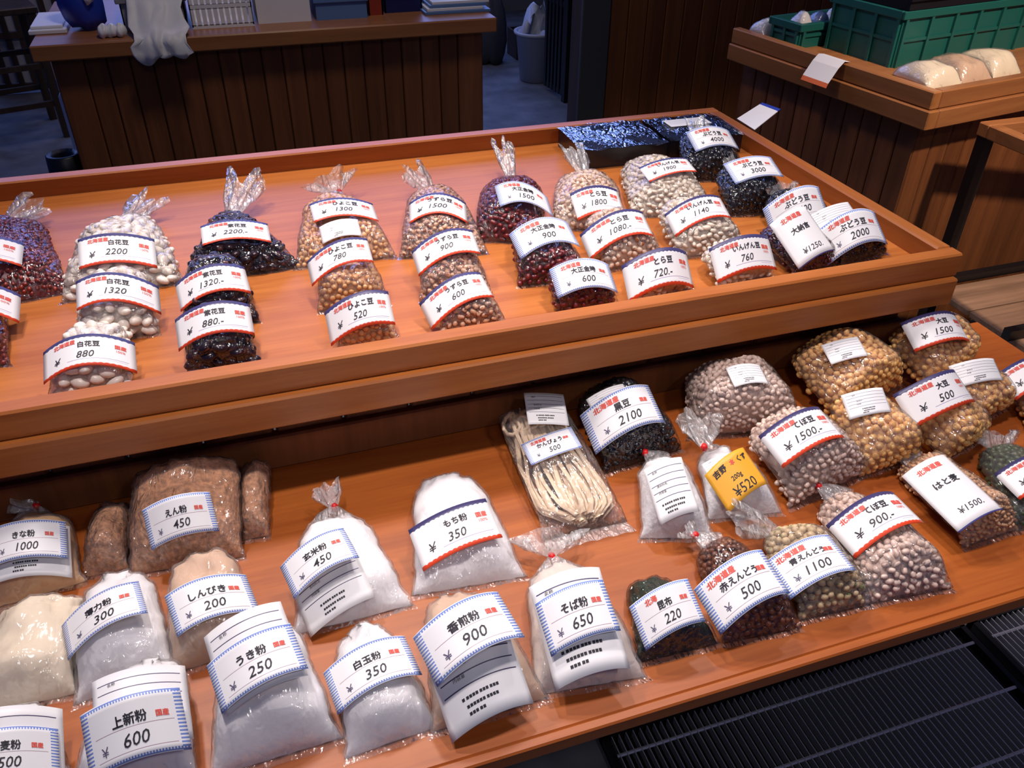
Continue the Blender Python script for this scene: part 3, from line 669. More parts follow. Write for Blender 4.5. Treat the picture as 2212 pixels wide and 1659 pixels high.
# ------------------------------------------------------------------ far left: lattice, stools, bin
lat = empty('lattice_screen', (0, 0, 0), 0, 'dark lattice screen with pale blue panes at far left', 'screen'); YL = 5.6
x0, x1 = float(atY(-60, 40, YL)[0]), float(atY(190, 40, YL)[0])
for k in range(9):
    xx = x0+(x1-x0)*k/8; MB().box(xx-.014, xx+.014, YL-.02, YL+.01, .02, 2.0).obj('mullion', MT['dark'], lat)
for z in (.04, .32, .62, .92, 1.22, 1.55, 1.95): MB().box(x0, x1, YL-.025, YL+.012, z-.016, z+.016).obj('rail', MT['dark'], lat)
mp_ = plain('pale_pane', (.42, .42, .44), .5); me = MB().box(0, (x1-x0)/8-.028, 0, .004, .0, .26).obj('pane', mp_, lat); me.location = (x0+.014, YL, .06)
for k in range(8):
    for z in (.06, .34, .64, .94, 1.25, 1.58):
        if k == 0 and z == .06: continue
        share('pane', me.data, lat, (x0+.014+(x1-x0)*k/8, YL, z))
def stool(x, y, rz, label, h=.62, back=True):
    s = empty('wooden_chair', (x, y, 0), rz, label, 'chair', None); w = .19
    MB().box(-w-.01, w+.01, -w-.01, w+.01, h-.03, h, .005).obj('seat', MT['dark'], s)
    me = MB().box(-.018, .018, -.018, .018, 0, h-.03).obj('leg', MT['dark'], s); me.location = (-w+.02, -w+.02, 0)
    for a, b_ in ((1, -1), (1, 1), (-1, 1)): share('leg', me.data, s, (a*(w-.02), b_*(w-.02), 0))
    for z in (.16, .34):
        for b_ in (-1, 1): MB().box(-w+.03, w-.03, b_*(w-.02)-.01, b_*(w-.02)+.01, z, z+.025).obj('stretcher', MT['dark'], s)
    if back:
        for a in (-1, 1): MB().box(a*(w-.02)-.016, a*(w-.02)+.016, w-.034, w, h, h+.42).obj('back_post', MT['dark'], s)
        for z in (.12, .25, .36): MB().box(-w+.02, w-.02, w-.028, w-.008, h+z, h+z+.05).obj('back_slat', MT['dark'], s)
p = at(60, 275, 0); stool(p[0], p[1]-.1, .3, 'dark wooden chair beside the lattice, nearer the counter')
p = at(-150, 300, 0); stool(p[0]-.2, p[1], -.2, 'dark wooden chair further along the lattice')
x = cxl-.055
o = empty('waste_bin', (x, YC+.06, 0), 0, 'white waste bin with black liner beside the boarded counter', 'bin')
lathe([(.0, .003), (.035, .003), (.048, .36), (.050, .42), (.047, .42), (.042, .01)], 20).obj('body', MT['white'], o, True)
lathe([(.046, .40), (.052, .41), (.056, .435), (.052, .50), (.044, .505), (.03, .49), (.0, .47)], 20).obj('liner', MT['black'], o, True)
o = empty('paper_bag', (cxl-.035, YC+.36, 0), 0, 'tall pale paper sack leaning by the counter end', 'paper bag')
MB().box(-.028, .028, -.05, .05, 0, .62, .01).obj('body', MT['paper'], o); MB().box(-.026, .026, -.01, .01, .62, .66, .003).obj('rolled_top', MT['paper'], o)

# ------------------------------------------------------------------ passage: lattice door, bucket, sacks, dark boarded wall
sc_ = empty('lattice_door', (0, 0, 0), 0, 'open black slatted door leaf in the passage', 'door leaf')
p0, p1 = at(1180, 195, 0), at(1216, 217, 0); d = (p1-p0)[:2]; ln = float(np.linalg.norm(d)); sc_.location = (p0[0], p0[1], 0); sc_.rotation_euler = (0, 0, math.atan2(d[1], d[0]))
for k in range(6): MB().box(ln*k/5-.012, ln*k/5+.012, -.015, .015, .03, 1.5).obj('slat', MT['black'], sc_)
for z in (.03, .5, .98, 1.47): MB().box(-.012, ln+.012, -.012, .020, z, z+.03).obj('rail', MT['black'], sc_)
MB().box(ln+.012, ln+.05, -.02, .36, 0, 1.5).obj('stile', MT['black'], sc_)
p = at(1163, 176, 0); o = empty('bucket', (p[0], p[1]+.05, 0), 0, 'pale bucket with folded sheet standing in the passage', 'bucket'); mb_ = plain('bucket_plastic', (.45, .47, .52), .4)
lathe([(0, .004), (.10, .004), (.125, .27), (.14, .275), (.14, .29), (.12, .29), (.10, .02), (0, .02)], 22).obj('body', mb_, o, True)
wb = Wob(31, 10, .4, 1.6); MB().grid(np.array([[(.11*u, .05*v+.03*float(wb(u, v)), .27+.20*(1-abs(u)**2)*(1-abs(v))+.03*float(wb(u*1.5, v*1.5))) for u in np.linspace(-1, 1, 14)] for v in np.linspace(-1, 1, 10)])).obj('folded_sheet', mb_, o, True)
p = at(1070, 135, 0); lump('dark_sack', 'dark bulging sack on the passage floor beside the counter', 'sack', (p[0]-.03, p[1], 0), (.11, .11, .26), plain('dark_bag', (.055, .055, .06), .4, bump=.4, bscale=12), 41)
p = at(1120, 150, 0); o = empty('low_crate', (p[0]+.20, p[1]+.32, 0), .0, 'low dark crate between the sack and bucket', 'crate')
MB().box(-.14, .14, -.1, .1, 0, .012).box(-.14, .14, -.1, -.088, .012, .17).box(-.14, .14, .088, .1, .012, .17).box(-.14, -.128, -.088, .088, .012, .17).box(.128, .14, -.088, .088, .012, .17).obj('body', MT['dark'], o)
MB().box(-.145, .145, -.106, -.1, .14, .17).obj('rim', MT['dark'], o)
YW = 3.35; xw0 = float(atY(1253, 150, YW)[0]); wl = struct(MB().box(xw0, 4.4, YW+.012, YW+.12, 0, 1.02).obj('wall_partition', MT['dark']))
boards(wl, xw0+.12, xw0+1.4, YW, 0, 1.0, .083, MT['board'], name='board')
MB().box(xw0-.005, xw0+.118, YW-.012, YW+.012, 0, 1.0, .003).obj('corner_post', plain('grey_board', (.05, .05, .055), .6), wl)

# ------------------------------------------------------------------ right counter with crates
A_, B_ = at(2020, 200, RZ), at(1583, 60, RZ); d = (B_-A_)[:2]; rc = math.atan2(d[1], d[0])-math.pi/2; LC = float(np.linalg.norm(d)); WC = 1.3
rcn = empty('corner_counter', (A_[0], A_[1], 0), rc, 'boarded wood counter with stepped rim carrying green crates', 'counter')
mcy = wood('counter_side_wood', (.30, .11, .035), (.42, .17, .055), 1)
MB().box(.03, WC, .03, LC, RZ-.05, RZ-.02).obj('top', MT['counter'], rcn)
MB().box(0, .03, 0, LC, RZ-.045, RZ, .003).obj('side_rim', mcy, rcn); MB().box(.03, WC, 0, .03, RZ-.045, RZ, .003).obj('front_rim', MT['counter'], rcn)
MB().box(-.008, .03, -.008, LC, RZ-.095, RZ-.046, .003).obj('side_apron', mcy, rcn); MB().box(.03, WC, -.008, .03, RZ-.095, RZ-.046, .003).obj('front_apron', MT['counter'], rcn)
MB().box(.062, WC, .062, LC-.02, .0, RZ-.05).obj('carcass', MT['dark'], rcn)
boards(rcn, .05, LC-.02, .05, 0, RZ-.095, .068, MT['board'], face='side'); boards(rcn, .05, WC, .05, 0, RZ-.095, .068, MT['board'])
rm = Matrix.Translation(rcn.location) @ rcn.rotation_euler.to_matrix().to_4x4(); ri = rm.inverted(); ZC = RZ-.02
def rloc(px, py, z): return ri @ Vector(at(px, py, z))
def crate(name, label, x0, x1, y0, y1, z, h, m):
    o = empty(name, tuple(rm @ Vector((x0, y0, z))), rc, label, 'crate'); a, b_ = x1-x0, y1-y0; t = .006
    MB().box(0, a, 0, b_, 0, t).obj('base', m, o)
    for q in ((0, a, 0, t), (0, a, b_-t, b_), (0, t, t, b_-t), (a-t, a, t, b_-t)): MB().box(*q, t, h).obj('wall', m, o)
    for q in ((-.01, a+.01, -.01, 0), (-.01, a+.01, b_, b_+.01), (-.01, 0, 0, b_), (a, a+.01, 0, b_)): MB().box(*q, h-.022, h, .002).obj('rim', m, o)
    n = max(2, round(a/.1)); me = MB().box(-.005, .005, -.008, 0, 0, h-.022).obj('rib', m, o); me.location = (.01, 0, 0)
    for k in range(1, n+1): share('rib', me.data, o, (.01+(a-.02)*k/n, 0, 0))
    n2 = max(2, round(b_/.1))
    for k in range(n2+1): share('rib', me.data, o, (0, b_-.01-(b_-.02)*k/n2, 0), (0, 0, -math.pi/2))
    MB().box(.01, a-.01, -.006, 0, h*.45, h*.45+.008).box(-.006, 0, .01, b_-.01, h*.45, h*.45+.008).obj('rib_band', m, o)
    return o
c0 = rloc(1925, 147, ZC); crate('green_crate', 'large green plastic crate with ribbed sides under a black tray', c0.x, c0.x+.62, c0.y, c0.y+.26, ZC, .15, MT['green'])
c1 = rloc(1770, 108, ZC); crate('green_crate', 'small low green crate of packs behind the hanging card', c1.x-.05, c1.x+.20, .552, .675, ZC, .07, MT['green'])
zt = ZC+.152; o = empty('black_tray', tuple(rm @ Vector((c0.x-.0, c0.y-.01, zt))), rc, 'shallow black tray of white packets on the large green crate', 'tray')
MB().box(0, .6, 0, .27, 0, .006).box(0, .6, 0, .008, .006, .03).box(0, .6, .262, .27, .006, .03).box(0, .008, .008, .262, .006, .03).box(.592, .6, .008, .262, .006, .03).obj('body', MT['blackbox'], o); MB().box(-.008, .608, -.008, 0, .024, .032).obj('rim', MT['blackbox'], o)
pr = np.random.default_rng(5)
def pillow(name, label, cat, P, rz, w, l, h, m, seed, group=None, tiltx=0, card=None):
    o = empty(name, tuple(P), rz, label, cat, group, tiltx); bg = Bag(l, w, w*.9, h, .7, .35, .25, .3, seed); bg.shell(inset=.001, nt=16, nu=11, wr=.0015, seed=seed).obj('contents', m, o, True)
    bg.shell(grow=.0012, nt=18, nu=13, wr=.002, seed=seed+1).obj('film', MT['thick'], o, True)
    if card: make_card(bg, o, 'price_card', 'stripe', (0, l*.5), w*.8, w*.5, 0, [], 4)
    return o
k = 0
for i in range(5):
    for j in range(2):
        P = rm @ Vector((c0.x+.07+.115*i, c0.y+.015+.125*j, zt+.008)); k += 1
        pillow('white_packet', f'flat white packet in the black tray, {["front", "back"][j]} row, {["first", "second", "third", "fourth", "fifth"][i]} from the hanging card side', 'packet', P, rc+pr.uniform(-.12, .12), .085, .11, .03, MT['flour'] if (i+j) % 3 else MT['buck'], 300+k, 'packets in the black tray')
for i in range(3):
    P = rm @ Vector((c1.x-.005+.075*i, .566, ZC+.008)); pillow('small_pack', f'small pale pack in the low green crate, {["first", "middle", "last"][i]} of three', 'packet', P, rc, .065, .085, .08, MT['lblue'] if i == 1 else MT['flour'], 330+i, 'packs in the low green crate')
for i in range(3):
    P = rm @ Vector((.085+.095*i, .69, ZC+.001)); pillow('small_pack', f'small white pack lying on the corner counter, {["nearest the back wall", "between two others", "next to the low green crate"][i]}', 'packet', P, rc, .08, .085, .05, MT['flour'], 340+i, 'packs lying on the corner counter')
for i, (px, py) in enumerate(((2010, 180), (2090, 172), (2175, 168))):
    P = rm @ Vector((.10+.135*i, .045+.01*i, ZC+.001)); pillow('bean_packet', ['clear packet of pale beans at the counter corner', 'clear packet of pale beans with dark stripe on the corner counter', 'clear packet of pale beans lying over the front rim'][i], 'packet', P, rc-.12+.08*i, .125, .16, .055, MT['tan'] if i == 1 else MT['cream'], 350+i, 'packets in front of the large crate')
# card hanging over the counter edge
p = at(1772, 148, RZ-.02); q = ri @ p if False else ri @ Vector(p); o = empty('hanging_card', tuple(rm @ Vector((-.004, q.y, RZ+.002))), rc, 'white price card with orange foot bent over counter rim', 'price card')
P = []
for a in np.linspace(-.05, .05, 5): P.append([(.022, a, .001), (.0, a, .004), (-.018, a, -.012), (-.045, a, -.050), (-.050, a, -.062)])
mb = MB().grid(np.array(P)[:, :4].transpose(1, 0, 2)); mb.obj('card_face', MT['paper'], o); MB().grid(np.array(P)[:, 3:].transpose(1, 0, 2)).obj('orange_foot', plain('orange_print', (.8, .16, .02), .5), o)

# ------------------------------------------------------------------ steel-framed table at far right
zt2 = .77; p = at(2116, 262, zt2); tx, ty = float(p[0]), float(p[1])
tb = empty('steel_table', (tx, ty, 0), 0, 'black steel framed table with wood rim and plank shelf', 'table'); WT, DT = .95, 1.0
for q in ((0, WT, -.035, 0), (0, .035, -DT, -.035), (0, WT, -DT-.035, -DT), (WT-.035, WT, -DT, -.035)): MB().box(*q, zt2-.035, zt2, .003).obj('wood_rim', MT['counter'], tb)
me = MB().box(0, .03, -.03, 0, 0, zt2-.035).obj('leg', MT['black'], tb); me.location = (.004, -.004, 0)
for a, b_ in ((WT-.034, -.004), (.004, -DT), (WT-.034, -DT)): share('leg', me.data, tb, (a, b_, 0))
zp = float(atY(2140, 587, ty)[2])
MB().box(.03, WT-.03, -.028, -.004, zp-.0, zp+.022).obj('back_bar', MT['black'], tb)
n = 6; me = MB().box(.0, WT-.01, 0, .130, 0, .02, .003).obj('plank', MT['plank'], tb); me.location = (.005, -.165, zp-.02)
for k in range(1, n): share('plank', me.data, tb, (.005, -.165-.136*k, zp-.02))
yb = float(at(2160, 735, zp)[1])-ty
MB().box(-.02, WT, yb-.012, yb+.012, zp, zp+.03).obj('cross_bar', MT['black'], tb)

# ------------------------------------------------------------------ bags in the upper tray
U = 'upper'; G1 = 'bean bags in the upper tray'
def up(*a, **k): return bag('bean_bag', a[0], 'bean bag', a[1], ZT, *a[2:], smin=.20, **k)
def cs(px, w, prod, price, ang=0, asp=.50, kind='scallop', red='北海道産', curve=4.0, lift=.0022): return (kind, px, w, asp, ang, prod, price, red, curve, lift)
RB, MR, FR = 'back row bags', 'middle row bags', 'front row bags'
up('big bag of dark red adzuki beans beside the large white beans', RB, (-20, 655), (0, 470), (330, 190), .055, 'adzuki', [cs((-45, 552), 165, '小豆', '1600')], tail=(75, 440), flare=.035)
up('small bag of red adzuki beans in front of the big one', FR, (-70, 800), (-65, 650), (165, 140), .04, 'adzuki', [cs((-62, 658), 175, '小豆', '640')], liftT=.012)
up('bag of large white beans carded 2200 in the back row', RB, (268, 625), (258, 470), (250, 165), .055, 'butter', [cs((250, 534), 152, '白花豆', '2200')], tail=(322, 432), flare=.028)
up('bag of large white beans carded 1320', MR, (258, 728), (245, 575), (165, 130), .046, 'butter', [cs((252, 630), 160, '白花豆', '1320')], liftT=.028)
up('bag of large white beans carded 880 against the front rim', FR, (195, 848), (212, 690), (165, 125), .044, 'butter', [cs((187, 764), 184, '白花豆', '880', 0, .45)], liftT=.02)
up('wide bag of black runner beans carded 2200 with red tie', RB, (525, 590), (495, 462), (245, 110), .052, 'purple', [cs((509, 504), 140, '紫花豆', '2200.-')], tie='top', tail=(532, 385), flare=.03, tailz=.05)
up('bag of black runner beans carded 1320', MR, (478, 700), (458, 540), (160, 112), .046, 'purple', [cs((457, 610), 150, '紫花豆', '1320.-', 4)], liftT=.034)
up('bag of black runner beans carded 880 against the front rim', FR, (482, 792), (465, 650), (150, 118), .042, 'purple', [cs((474, 745), 155, '紫花豆', '880.-')], liftT=.031)
up('big bag of chickpeas carded 1300 with red tie', RB, (748, 562), (712, 422), (220, 130), .054, 'chick', [cs((743, 458), 136, 'ひよこ豆', '1300'), ('info', (735, 497), 85, .5, 0, '', '')], tie=(733, 414), tail=(712, 384), flare=.05, tailz=.045)
up('bag of chickpeas carded 780', MR, (765, 660), (738, 522), (155, 110), .044, 'chick', [cs((734, 565), 135, 'ひよこ豆', '780')], liftT=.03)
up('bag of chickpeas carded 520 against the front rim', FR, (797, 745), (772, 632), (130, 110), .04, 'chick', [cs((776, 672), 142, 'ひよこ豆', '520')], liftT=.022)
up('big bag of pinto beans carded 1500', RB, (958, 548), (935, 402), (192, 122), .052, 'quail', [cs((946, 447), 124, 'うずら豆', '1500', -13, .6)], tail=(890, 368), flare=.026, tailz=.045)
up('bag of pinto beans carded 900', MR, (985, 640), (958, 500), (158, 112), .044, 'quail', [cs((963, 538), 138, 'うずら豆', '900')], liftT=.03)
up('bag of pinto beans carded 600 against the front rim', FR, (1022, 708), (988, 595), (150, 105), .04, 'quail', [cs((986, 638), 145, 'うずら豆', '600', 9)], liftT=.022)
up('big bag of dark red kidney beans carded 1500', RB, (1100, 518), (1108, 382), (150, 130), .055, 'kidney', [cs((1133, 424), 120, '大正金時', '1500', -6, .52, 'stripe')], tail=(1086, 315), flare=.014, tailz=.055)
up('bag of dark red kidney beans carded 900', MR, (1195, 607), (1150, 468), (160, 115), .046, 'kidney', [cs((1178, 507), 140, '大正金時', '900', 3, .52, 'stripe')], liftT=.03)
up('bag of dark red kidney beans carded 600 against front rim', FR, (1268, 668), (1222, 558), (150, 112), .042, 'kidney', [cs((1263, 600), 140, '大正金時', '600', -2, .52, 'stripe')], liftT=.029)
up('big bag of tiger beans carded 1800', RB, (1268, 492), (1268, 372), (150, 132), .052, 'tiger', [cs((1292, 427), 108, 'とら豆', '1800', -5, .62)], tail=(1238, 322), flare=.02, tailz=.05)
up('bag of tiger beans carded 1080', MR, (1370, 570), (1302, 452), (150, 118), .046, 'tiger', [cs((1336, 490), 142, 'とら豆', '1080.-')], liftT=.03)
up('bag of tiger beans carded 720 against the front rim', FR, (1440, 635), (1388, 552), (145, 122), .04, 'tiger', [cs((1425, 590), 150, 'とら豆', '720.-')], liftT=.024)
up('big bag of white beans carded 1900', RB, (1452, 462), (1400, 340), (185, 140), .055, 'white', [cs((1442, 372), 112, 'いんげん豆', '1900')])
up('bag of white beans carded 1140', MR, (1535, 545), (1472, 428), (165, 138), .046, 'white', [cs((1510, 457), 128, 'いんげん豆', '1140')], liftT=.03)
up('bag of white beans carded 760 against the front rim', FR, (1612, 605), (1558, 518), (150, 132), .042, 'white', [cs((1610, 550), 142, 'いんげん豆', '760')], liftT=.024)
up('bag of shiny black beans carded 4000 beside the black trays', RB, (1545, 385), (1512, 285), (140, 112), .05, 'bsoy', [cs((1540, 304), 108, 'ぶどう豆', '4000', 0, .52, 'stripe')], tail=(1506, 262), flare=.018, liftT=.036)
up('bag of shiny black beans carded 3000, second from black trays', RB, (1640, 458), (1590, 355), (150, 118), .05, 'bsoy', [cs((1626, 376), 118, 'ぶどう豆', '3000', 0, .52, 'stripe')], tail=(1572, 345), flare=.018, liftT=.026)
up('bag of shiny black beans carded 2400 above the tall-carded bag', MR, (1745, 508), (1690, 412), (135, 112), .046, 'bsoy', [cs((1727, 442), 128, 'ぶどう豆', '2400', 0, .52, 'stripe')], tail=(1690, 400), flare=.03, liftT=.026)
up('bag of shiny black beans carded 2000 at the tray corner', FR, (1868, 556), (1800, 486), (140, 120), .042, 'bsoy', [('info', (1790, 490), 95, .5, 0, '', ''), cs((1838, 517), 140, 'ぶどう豆', '2000', 0, .52, 'stripe', lift=.006)], liftT=.014)
up('bag of small dark adzuki with tall card priced 1250', FR, (1765, 580), (1668, 478), (140, 115), .042, 'dainagon', [('long', (1728, 523), 92, 1.25, 0, '大納言', '1250.', '北海道産', 5.0, .003)], liftT=.026)

# black trays under cling film in the back corner, and the card on the corner
def film_tray(pxs, h, label, seed, card=None):
    P = [at(x, y, ZT+h) for x, y in pxs]; c = sum(P)/4; ex = (P[1]-P[0]+P[2]-P[3])/2; rz = math.atan2(ex[1], ex[0]); w = float(np.linalg.norm(ex[:2])); dd = float(np.linalg.norm(((P[3]-P[0]+P[2]-P[1])/2)[:2]))
    o = empty('black_tray', (c[0], c[1], ZT), rz, label, 'food tray', 'film-covered trays'); a, b_ = w/2, dd/2
    MB().box(-a, a, -b_, b_, .0005, .004).box(-a, a, -b_, -b_+.003, .004, h).box(-a, a, b_-.003, b_, .004, h).box(-a, -a+.003, -b_+.003, b_-.003, .004, h).box(a-.003, a, -b_+.003, b_-.003, .004, h).obj('body', MT['blackbox'], o)
    wb = Wob(seed, 12, .8, 3); xs = np.linspace(-a-.003, a+.003, 26); ys = np.linspace(-b_-.003, b_+.003, 20)
    MB().grid(np.array([[(x, y, h+.002+.0022*float(wb(x/.12+y/.3, y/.2))) for x in xs] for y in ys])).obj('cling_film', MT['cling'], o, True)
    MB().box(-a+.006, a-.006, -b_+.006, b_-.006, .004, h*.55).obj('contents', plain('dark_contents', (.02, .02, .022), .4), o)
    if card:
        mesh_obj('ingredient_card', [(-.05, .0, h+.005), (.05, .0, h+.005), (.05, .045, h+.005), (-.05, .045, h+.005)], [(0, 1, 2, 3)], MT['info'], o, False, [(0, 0), (1, 0), (1, 1), (0, 1)])
    return o
film_tray([(1262, 328), (1432, 308), (1388, 262), (1205, 276)], .04, 'black tray under crinkled cling film, further from tray corner', 61)
film_tray([(1440, 306), (1600, 290), (1540, 246), (1396, 260)], .04, 'black tray under cling film with white slip, in tray corner', 62, True)
p = at(1612, 272, RZ); o = empty('standing_card', (p[0], p[1]-.01, RZ), 0, 'blank white card standing on the tray rim corner', 'price card')
T = [(at(x, y, RZ+z)-np.array(o.location)) for x, y, z in ((1592, 256, .003), (1630, 280, .003), (1680, 240, .028), (1641, 225, .028))]
mesh_obj('card_face', T, [(0, 1, 2, 3)], MT['paper'], o).modifiers.new('t', 'SOLIDIFY').thickness = .0015
T2 = [T[3], T[2], T[2]+(T[2]-T[1])*.12, T[3]+(T[3]-T[0])*.12]; mesh_obj('blue_edge', T2, [(0, 1, 2, 3)], MT['blue'], o).modifiers.new('t', 'SOLIDIFY').thickness = .0015

# ------------------------------------------------------------------ bags on the lower shelf
def lo(name, label, cat, grp, *a, **k): return bag(name, label, cat, grp, ZS, *a, smin=.04, **k)
GF, GB = 'flour bags on the lower shelf', 'bean bags on the lower shelf'
fk = dict(film='thick', s0=.55, front=.34, e=.34)
def inf(px, w, asp=1.1, ang=0, lift=.0016): return ('info', px, w, asp, ang, '', '', None, 3.0, lift)
lo('flour_bag', 'bag of roasted tan flour with red tie and blue striped card', 'flour bag', GF, (76, 1283), (68, 1108), (200, 160), .05, 'kinako', [inf((62, 1185), 150, .72), cs((62, 1180), 148, 'きな粉', '1000', 0, .52, 'stripe', None, lift=.006)], tie=(78, 1094), tail=(40, 1078), flare=.016, **fk)
lo('meal_bag', 'wide flat bag of brown coarse meal carded 450', 'meal bag', GF, (405, 1218), (400, 982), (240, 215), .05, 'brown', [cs((387, 1117), 142, 'えん粉', '450', 4, .56, 'stripe', None, lift=.004)], film='film', s0=.8, neck=.75, front=.3, liftT=.046)
lo('meal_bag', 'narrow bag of brown lumps left of the wide meal bag', 'meal bag', GF, (231, 1234), (246, 1085), (92, 76), .045, 'brown', [], film='film', s0=.7, neck=.5)
lo('meal_bag', 'narrow bag of brown meal right of the wide meal bag', 'meal bag', GF, (553, 1160), (549, 992), (60, 62), .035, 'brown', [], film='film', s0=.8, neck=.7, liftT=.018)
lo('flour_bag', 'clear bag of tan meal carded 200', 'flour bag', GF, (475, 1420), (430, 1182), (210, 150), .045, 'tan', [cs((455, 1290), 172, 'しんびき', '200', 12, .6, 'stripe', None)], **fk, liftT=.016)
lo('flour_bag', 'white flour bag with blue card beside clear tan bag', 'flour bag', GF, (275, 1480), (250, 1230), (215, 155), .048, 'flour', [cs((222, 1330), 172, '薄力粉', '300', 12, .58, 'stripe', None)], **fk)
lo('flour_bag', 'plain cream flour bag without card', 'flour bag', GF, (55, 1520), (85, 1300), (205, 170), .045, 'cream', [], neck=.85, film='thick', s0=.92, front=.34, e=.34)
lo('flour_bag', 'white flour bag at shelf edge partly below the cream bag', 'flour bag', GF, (20, 1735), (15, 1520), (270, 190), .048, 'flour', [inf((20, 1625), 190, .9, 0), cs((25, 1640), 175, '小麦粉', '500', 0, .55, 'stripe', None, lift=.005)], **fk)
lo('flour_bag', 'large white rice flour bag carded 600', 'flour bag', GF, (295, 1712), (318, 1410), (275, 185), .052, 'flour', [inf((305, 1530), 185, .95, 3), cs((300, 1592), 200, '上新粉', '600', 4, .6, 'stripe', None, lift=.006)], liftT=.02, **fk)
lo('flour_bag', 'large white flour bag carded 250', 'flour bag', GF, (600, 1632), (552, 1322), (290, 185), .052, 'flour', [inf((550, 1415), 175, 1.1, 10), cs((556, 1442), 190, 'うき粉', '250', 11, .62, 'stripe', None, lift=.006)], liftT=.026, **fk)
lo('flour_bag', 'white flour bag carded 450 with red tie', 'flour bag', GF, (765, 1335), (715, 1108), (265, 165), .048, 'flour', [inf((716, 1275), 150, .85, 12), cs((692, 1226), 150, '玄米粉', '450', 12, .62, 'stripe', None, lift=.005)], tie=(722, 1094), tail=(703, 1052), flare=.014, tailz=.04, **fk)
lo('flour_bag', 'white flour bag with scalloped card priced 350', 'flour bag', GF, (1015, 1262), (958, 1018), (255, 165), .048, 'flour', [cs((983, 1142), 182, 'もち粉', '350', 5, .55, 'scallop', None)], **fk)
lo('flour_bag', 'small white flour bag with striped card priced 350', 'flour bag', GF, (850, 1600), (775, 1345), (215, 140), .045, 'flour', [cs((802, 1438), 190, '白玉粉', '350', 8, .58, 'stripe', None)], **fk)
lo('flour_bag', 'beige flour bag carded 900 at the shelf edge', 'flour bag', GF, (1060, 1540), (972, 1268), (275, 165), .052, 'tan', [inf((1030, 1440), 190, 1.0, 6), cs((1012, 1393), 205, '香煎粉', '900', 10, .62, 'stripe', None, lift=.006)], liftT=.012, **fk)
lo('flour_bag', 'buckwheat flour bag carded 650 with red tie', 'flour bag', GF, (1275, 1478), (1198, 1212), (265, 165), .052, 'buck', [inf((1250, 1345), 165, 1.25, -3), cs((1247, 1340), 158, 'そば粉', '650', 0, .68, 'stripe', None, lift=.006)], tie=(1192, 1202), tail=(1185, 1155), flare=.045, tailz=.035, **fk)
lo('seaweed_bag', 'clear bag of dark green dried seaweed carded 220', 'seaweed bag', GF, (1465, 1408), (1390, 1245), (205, 115), .045, 'weed', [cs((1442, 1322), 140, '昆布', '220', 2, .62, 'stripe', '北海', lift=.004)], film='film', s0=.6)
lo('bean_bag', 'bag of small brown peas carded 500 with red tie', 'bean bag', GB, (1648, 1368), (1545, 1165), (185, 125), .055, 'redpea', [cs((1604, 1268), 172, '赤えんどう', '500', 6, .62, 'stripe')], tie=(1502, 1156), tail=(1480, 1140), flare=.012)
lo('bean_bag', 'bag of greenish peas carded 1100', 'bean bag', GB, (1808, 1318), (1690, 1132), (180, 135), .055, 'greenpea', [cs((1752, 1215), 150, '青えんどう', '1100', -2, .7, 'stripe')], tail=(1598, 1118), flare=.024, tailz=.035)
lo('bean_bag', 'bag of pinkish white beans carded 900 at the shelf edge', 'bean bag', GB, (1965, 1283), (1812, 1062), (215, 150), .058, 'tebo', [cs((1890, 1128), 165, 'てぼ豆', '900.-', 2, .6)], tie=(1768, 1050), tail=(1745, 1022), flare=.02)
lo('barley_bag', 'bag of tan barley with tall card and red tie', 'barley bag', GB, (2145, 1158), (1972, 985), (165, 125), .055, 'barley', [('long', (2058, 1055), 108, 1.6, 0, 'はと麦', '1500.', '北海道産', 5.0, .003)], tie=(1936, 972), tail=(1925, 950), flare=.014)
lo('bean_bag', 'bag of dark green beans beside the barley bag', 'bean bag', GB, (2270, 1135), (2160, 960), (175, 130), .055, 'gsoy', [cs((2240, 1018), 130, '青大豆', '800', -4, .62)], tail=(2150, 935), flare=.03)
lo('bean_bag', 'big bag of pinkish white beans with small ingredient slip', 'bean bag', GB, (1610, 928), (1565, 772), (256, 202), .085, 'tebo', [inf((1616, 808), 82, .66, -6)], tie=(1521, 966), tail=(1512, 905), flare=.025, tailz=.03, liftT=.028)
lo('bean_bag', 'big bag of pinkish white beans carded 1500', 'bean bag', GB, (1792, 1052), (1662, 884), (236, 184), .075, 'tebo', [cs((1731, 943), 148, 'てぼ豆', '1500.-', 6, .62)], s0=.55, liftT=.026)
lo('bean_bag', 'big bag of yellow soybeans with small slip under tray edge', 'bean bag', GB, (1876, 868), (1752, 716), (262, 204), .085, 'soy', [inf((1815, 770), 80, .66, -4)], liftT=.042)
lo('bean_bag', 'bag of yellow soybeans with scalloped card in back corner', 'bean bag', GB, (2052, 812), (1950, 680), (226, 186), .08, 'soy', [cs((2022, 716), 125, '大豆', '1500', -2, .6)], liftT=.050)
lo('bean_bag', 'bag of yellow soybeans with small slip beside pinkish beans', 'bean bag', GB, (1922, 1005), (1836, 832), (172, 142), .06, 'soy', [inf((1866, 876), 88, .66, -6)], liftT=.056)
lo('bean_bag', 'bag of yellow soybeans with slip behind the 500 bag', 'bean bag', GB, (2128, 900), (2058, 778), (165, 140), .06, 'soy', [inf((2075, 830), 95, .55, -6)], liftT=.042)
lo('bean_bag', 'bag of yellow soybeans with scalloped card priced 500', 'bean bag', GB, (2078, 970), (1976, 815), (182, 152), .06, 'soy', [cs((2008, 868), 150, '大豆', '500', 8, .55, lift=.004)], liftT=.052)
lo('bean_bag', 'bag of yellow soybeans with card and red tie at frame edge', 'bean bag', GB, (2306, 925), (2212, 785), (180, 140), .06, 'soy', [cs((2222, 828), 125, '大豆', '900', -4, .62)], tie=(2100, 800))
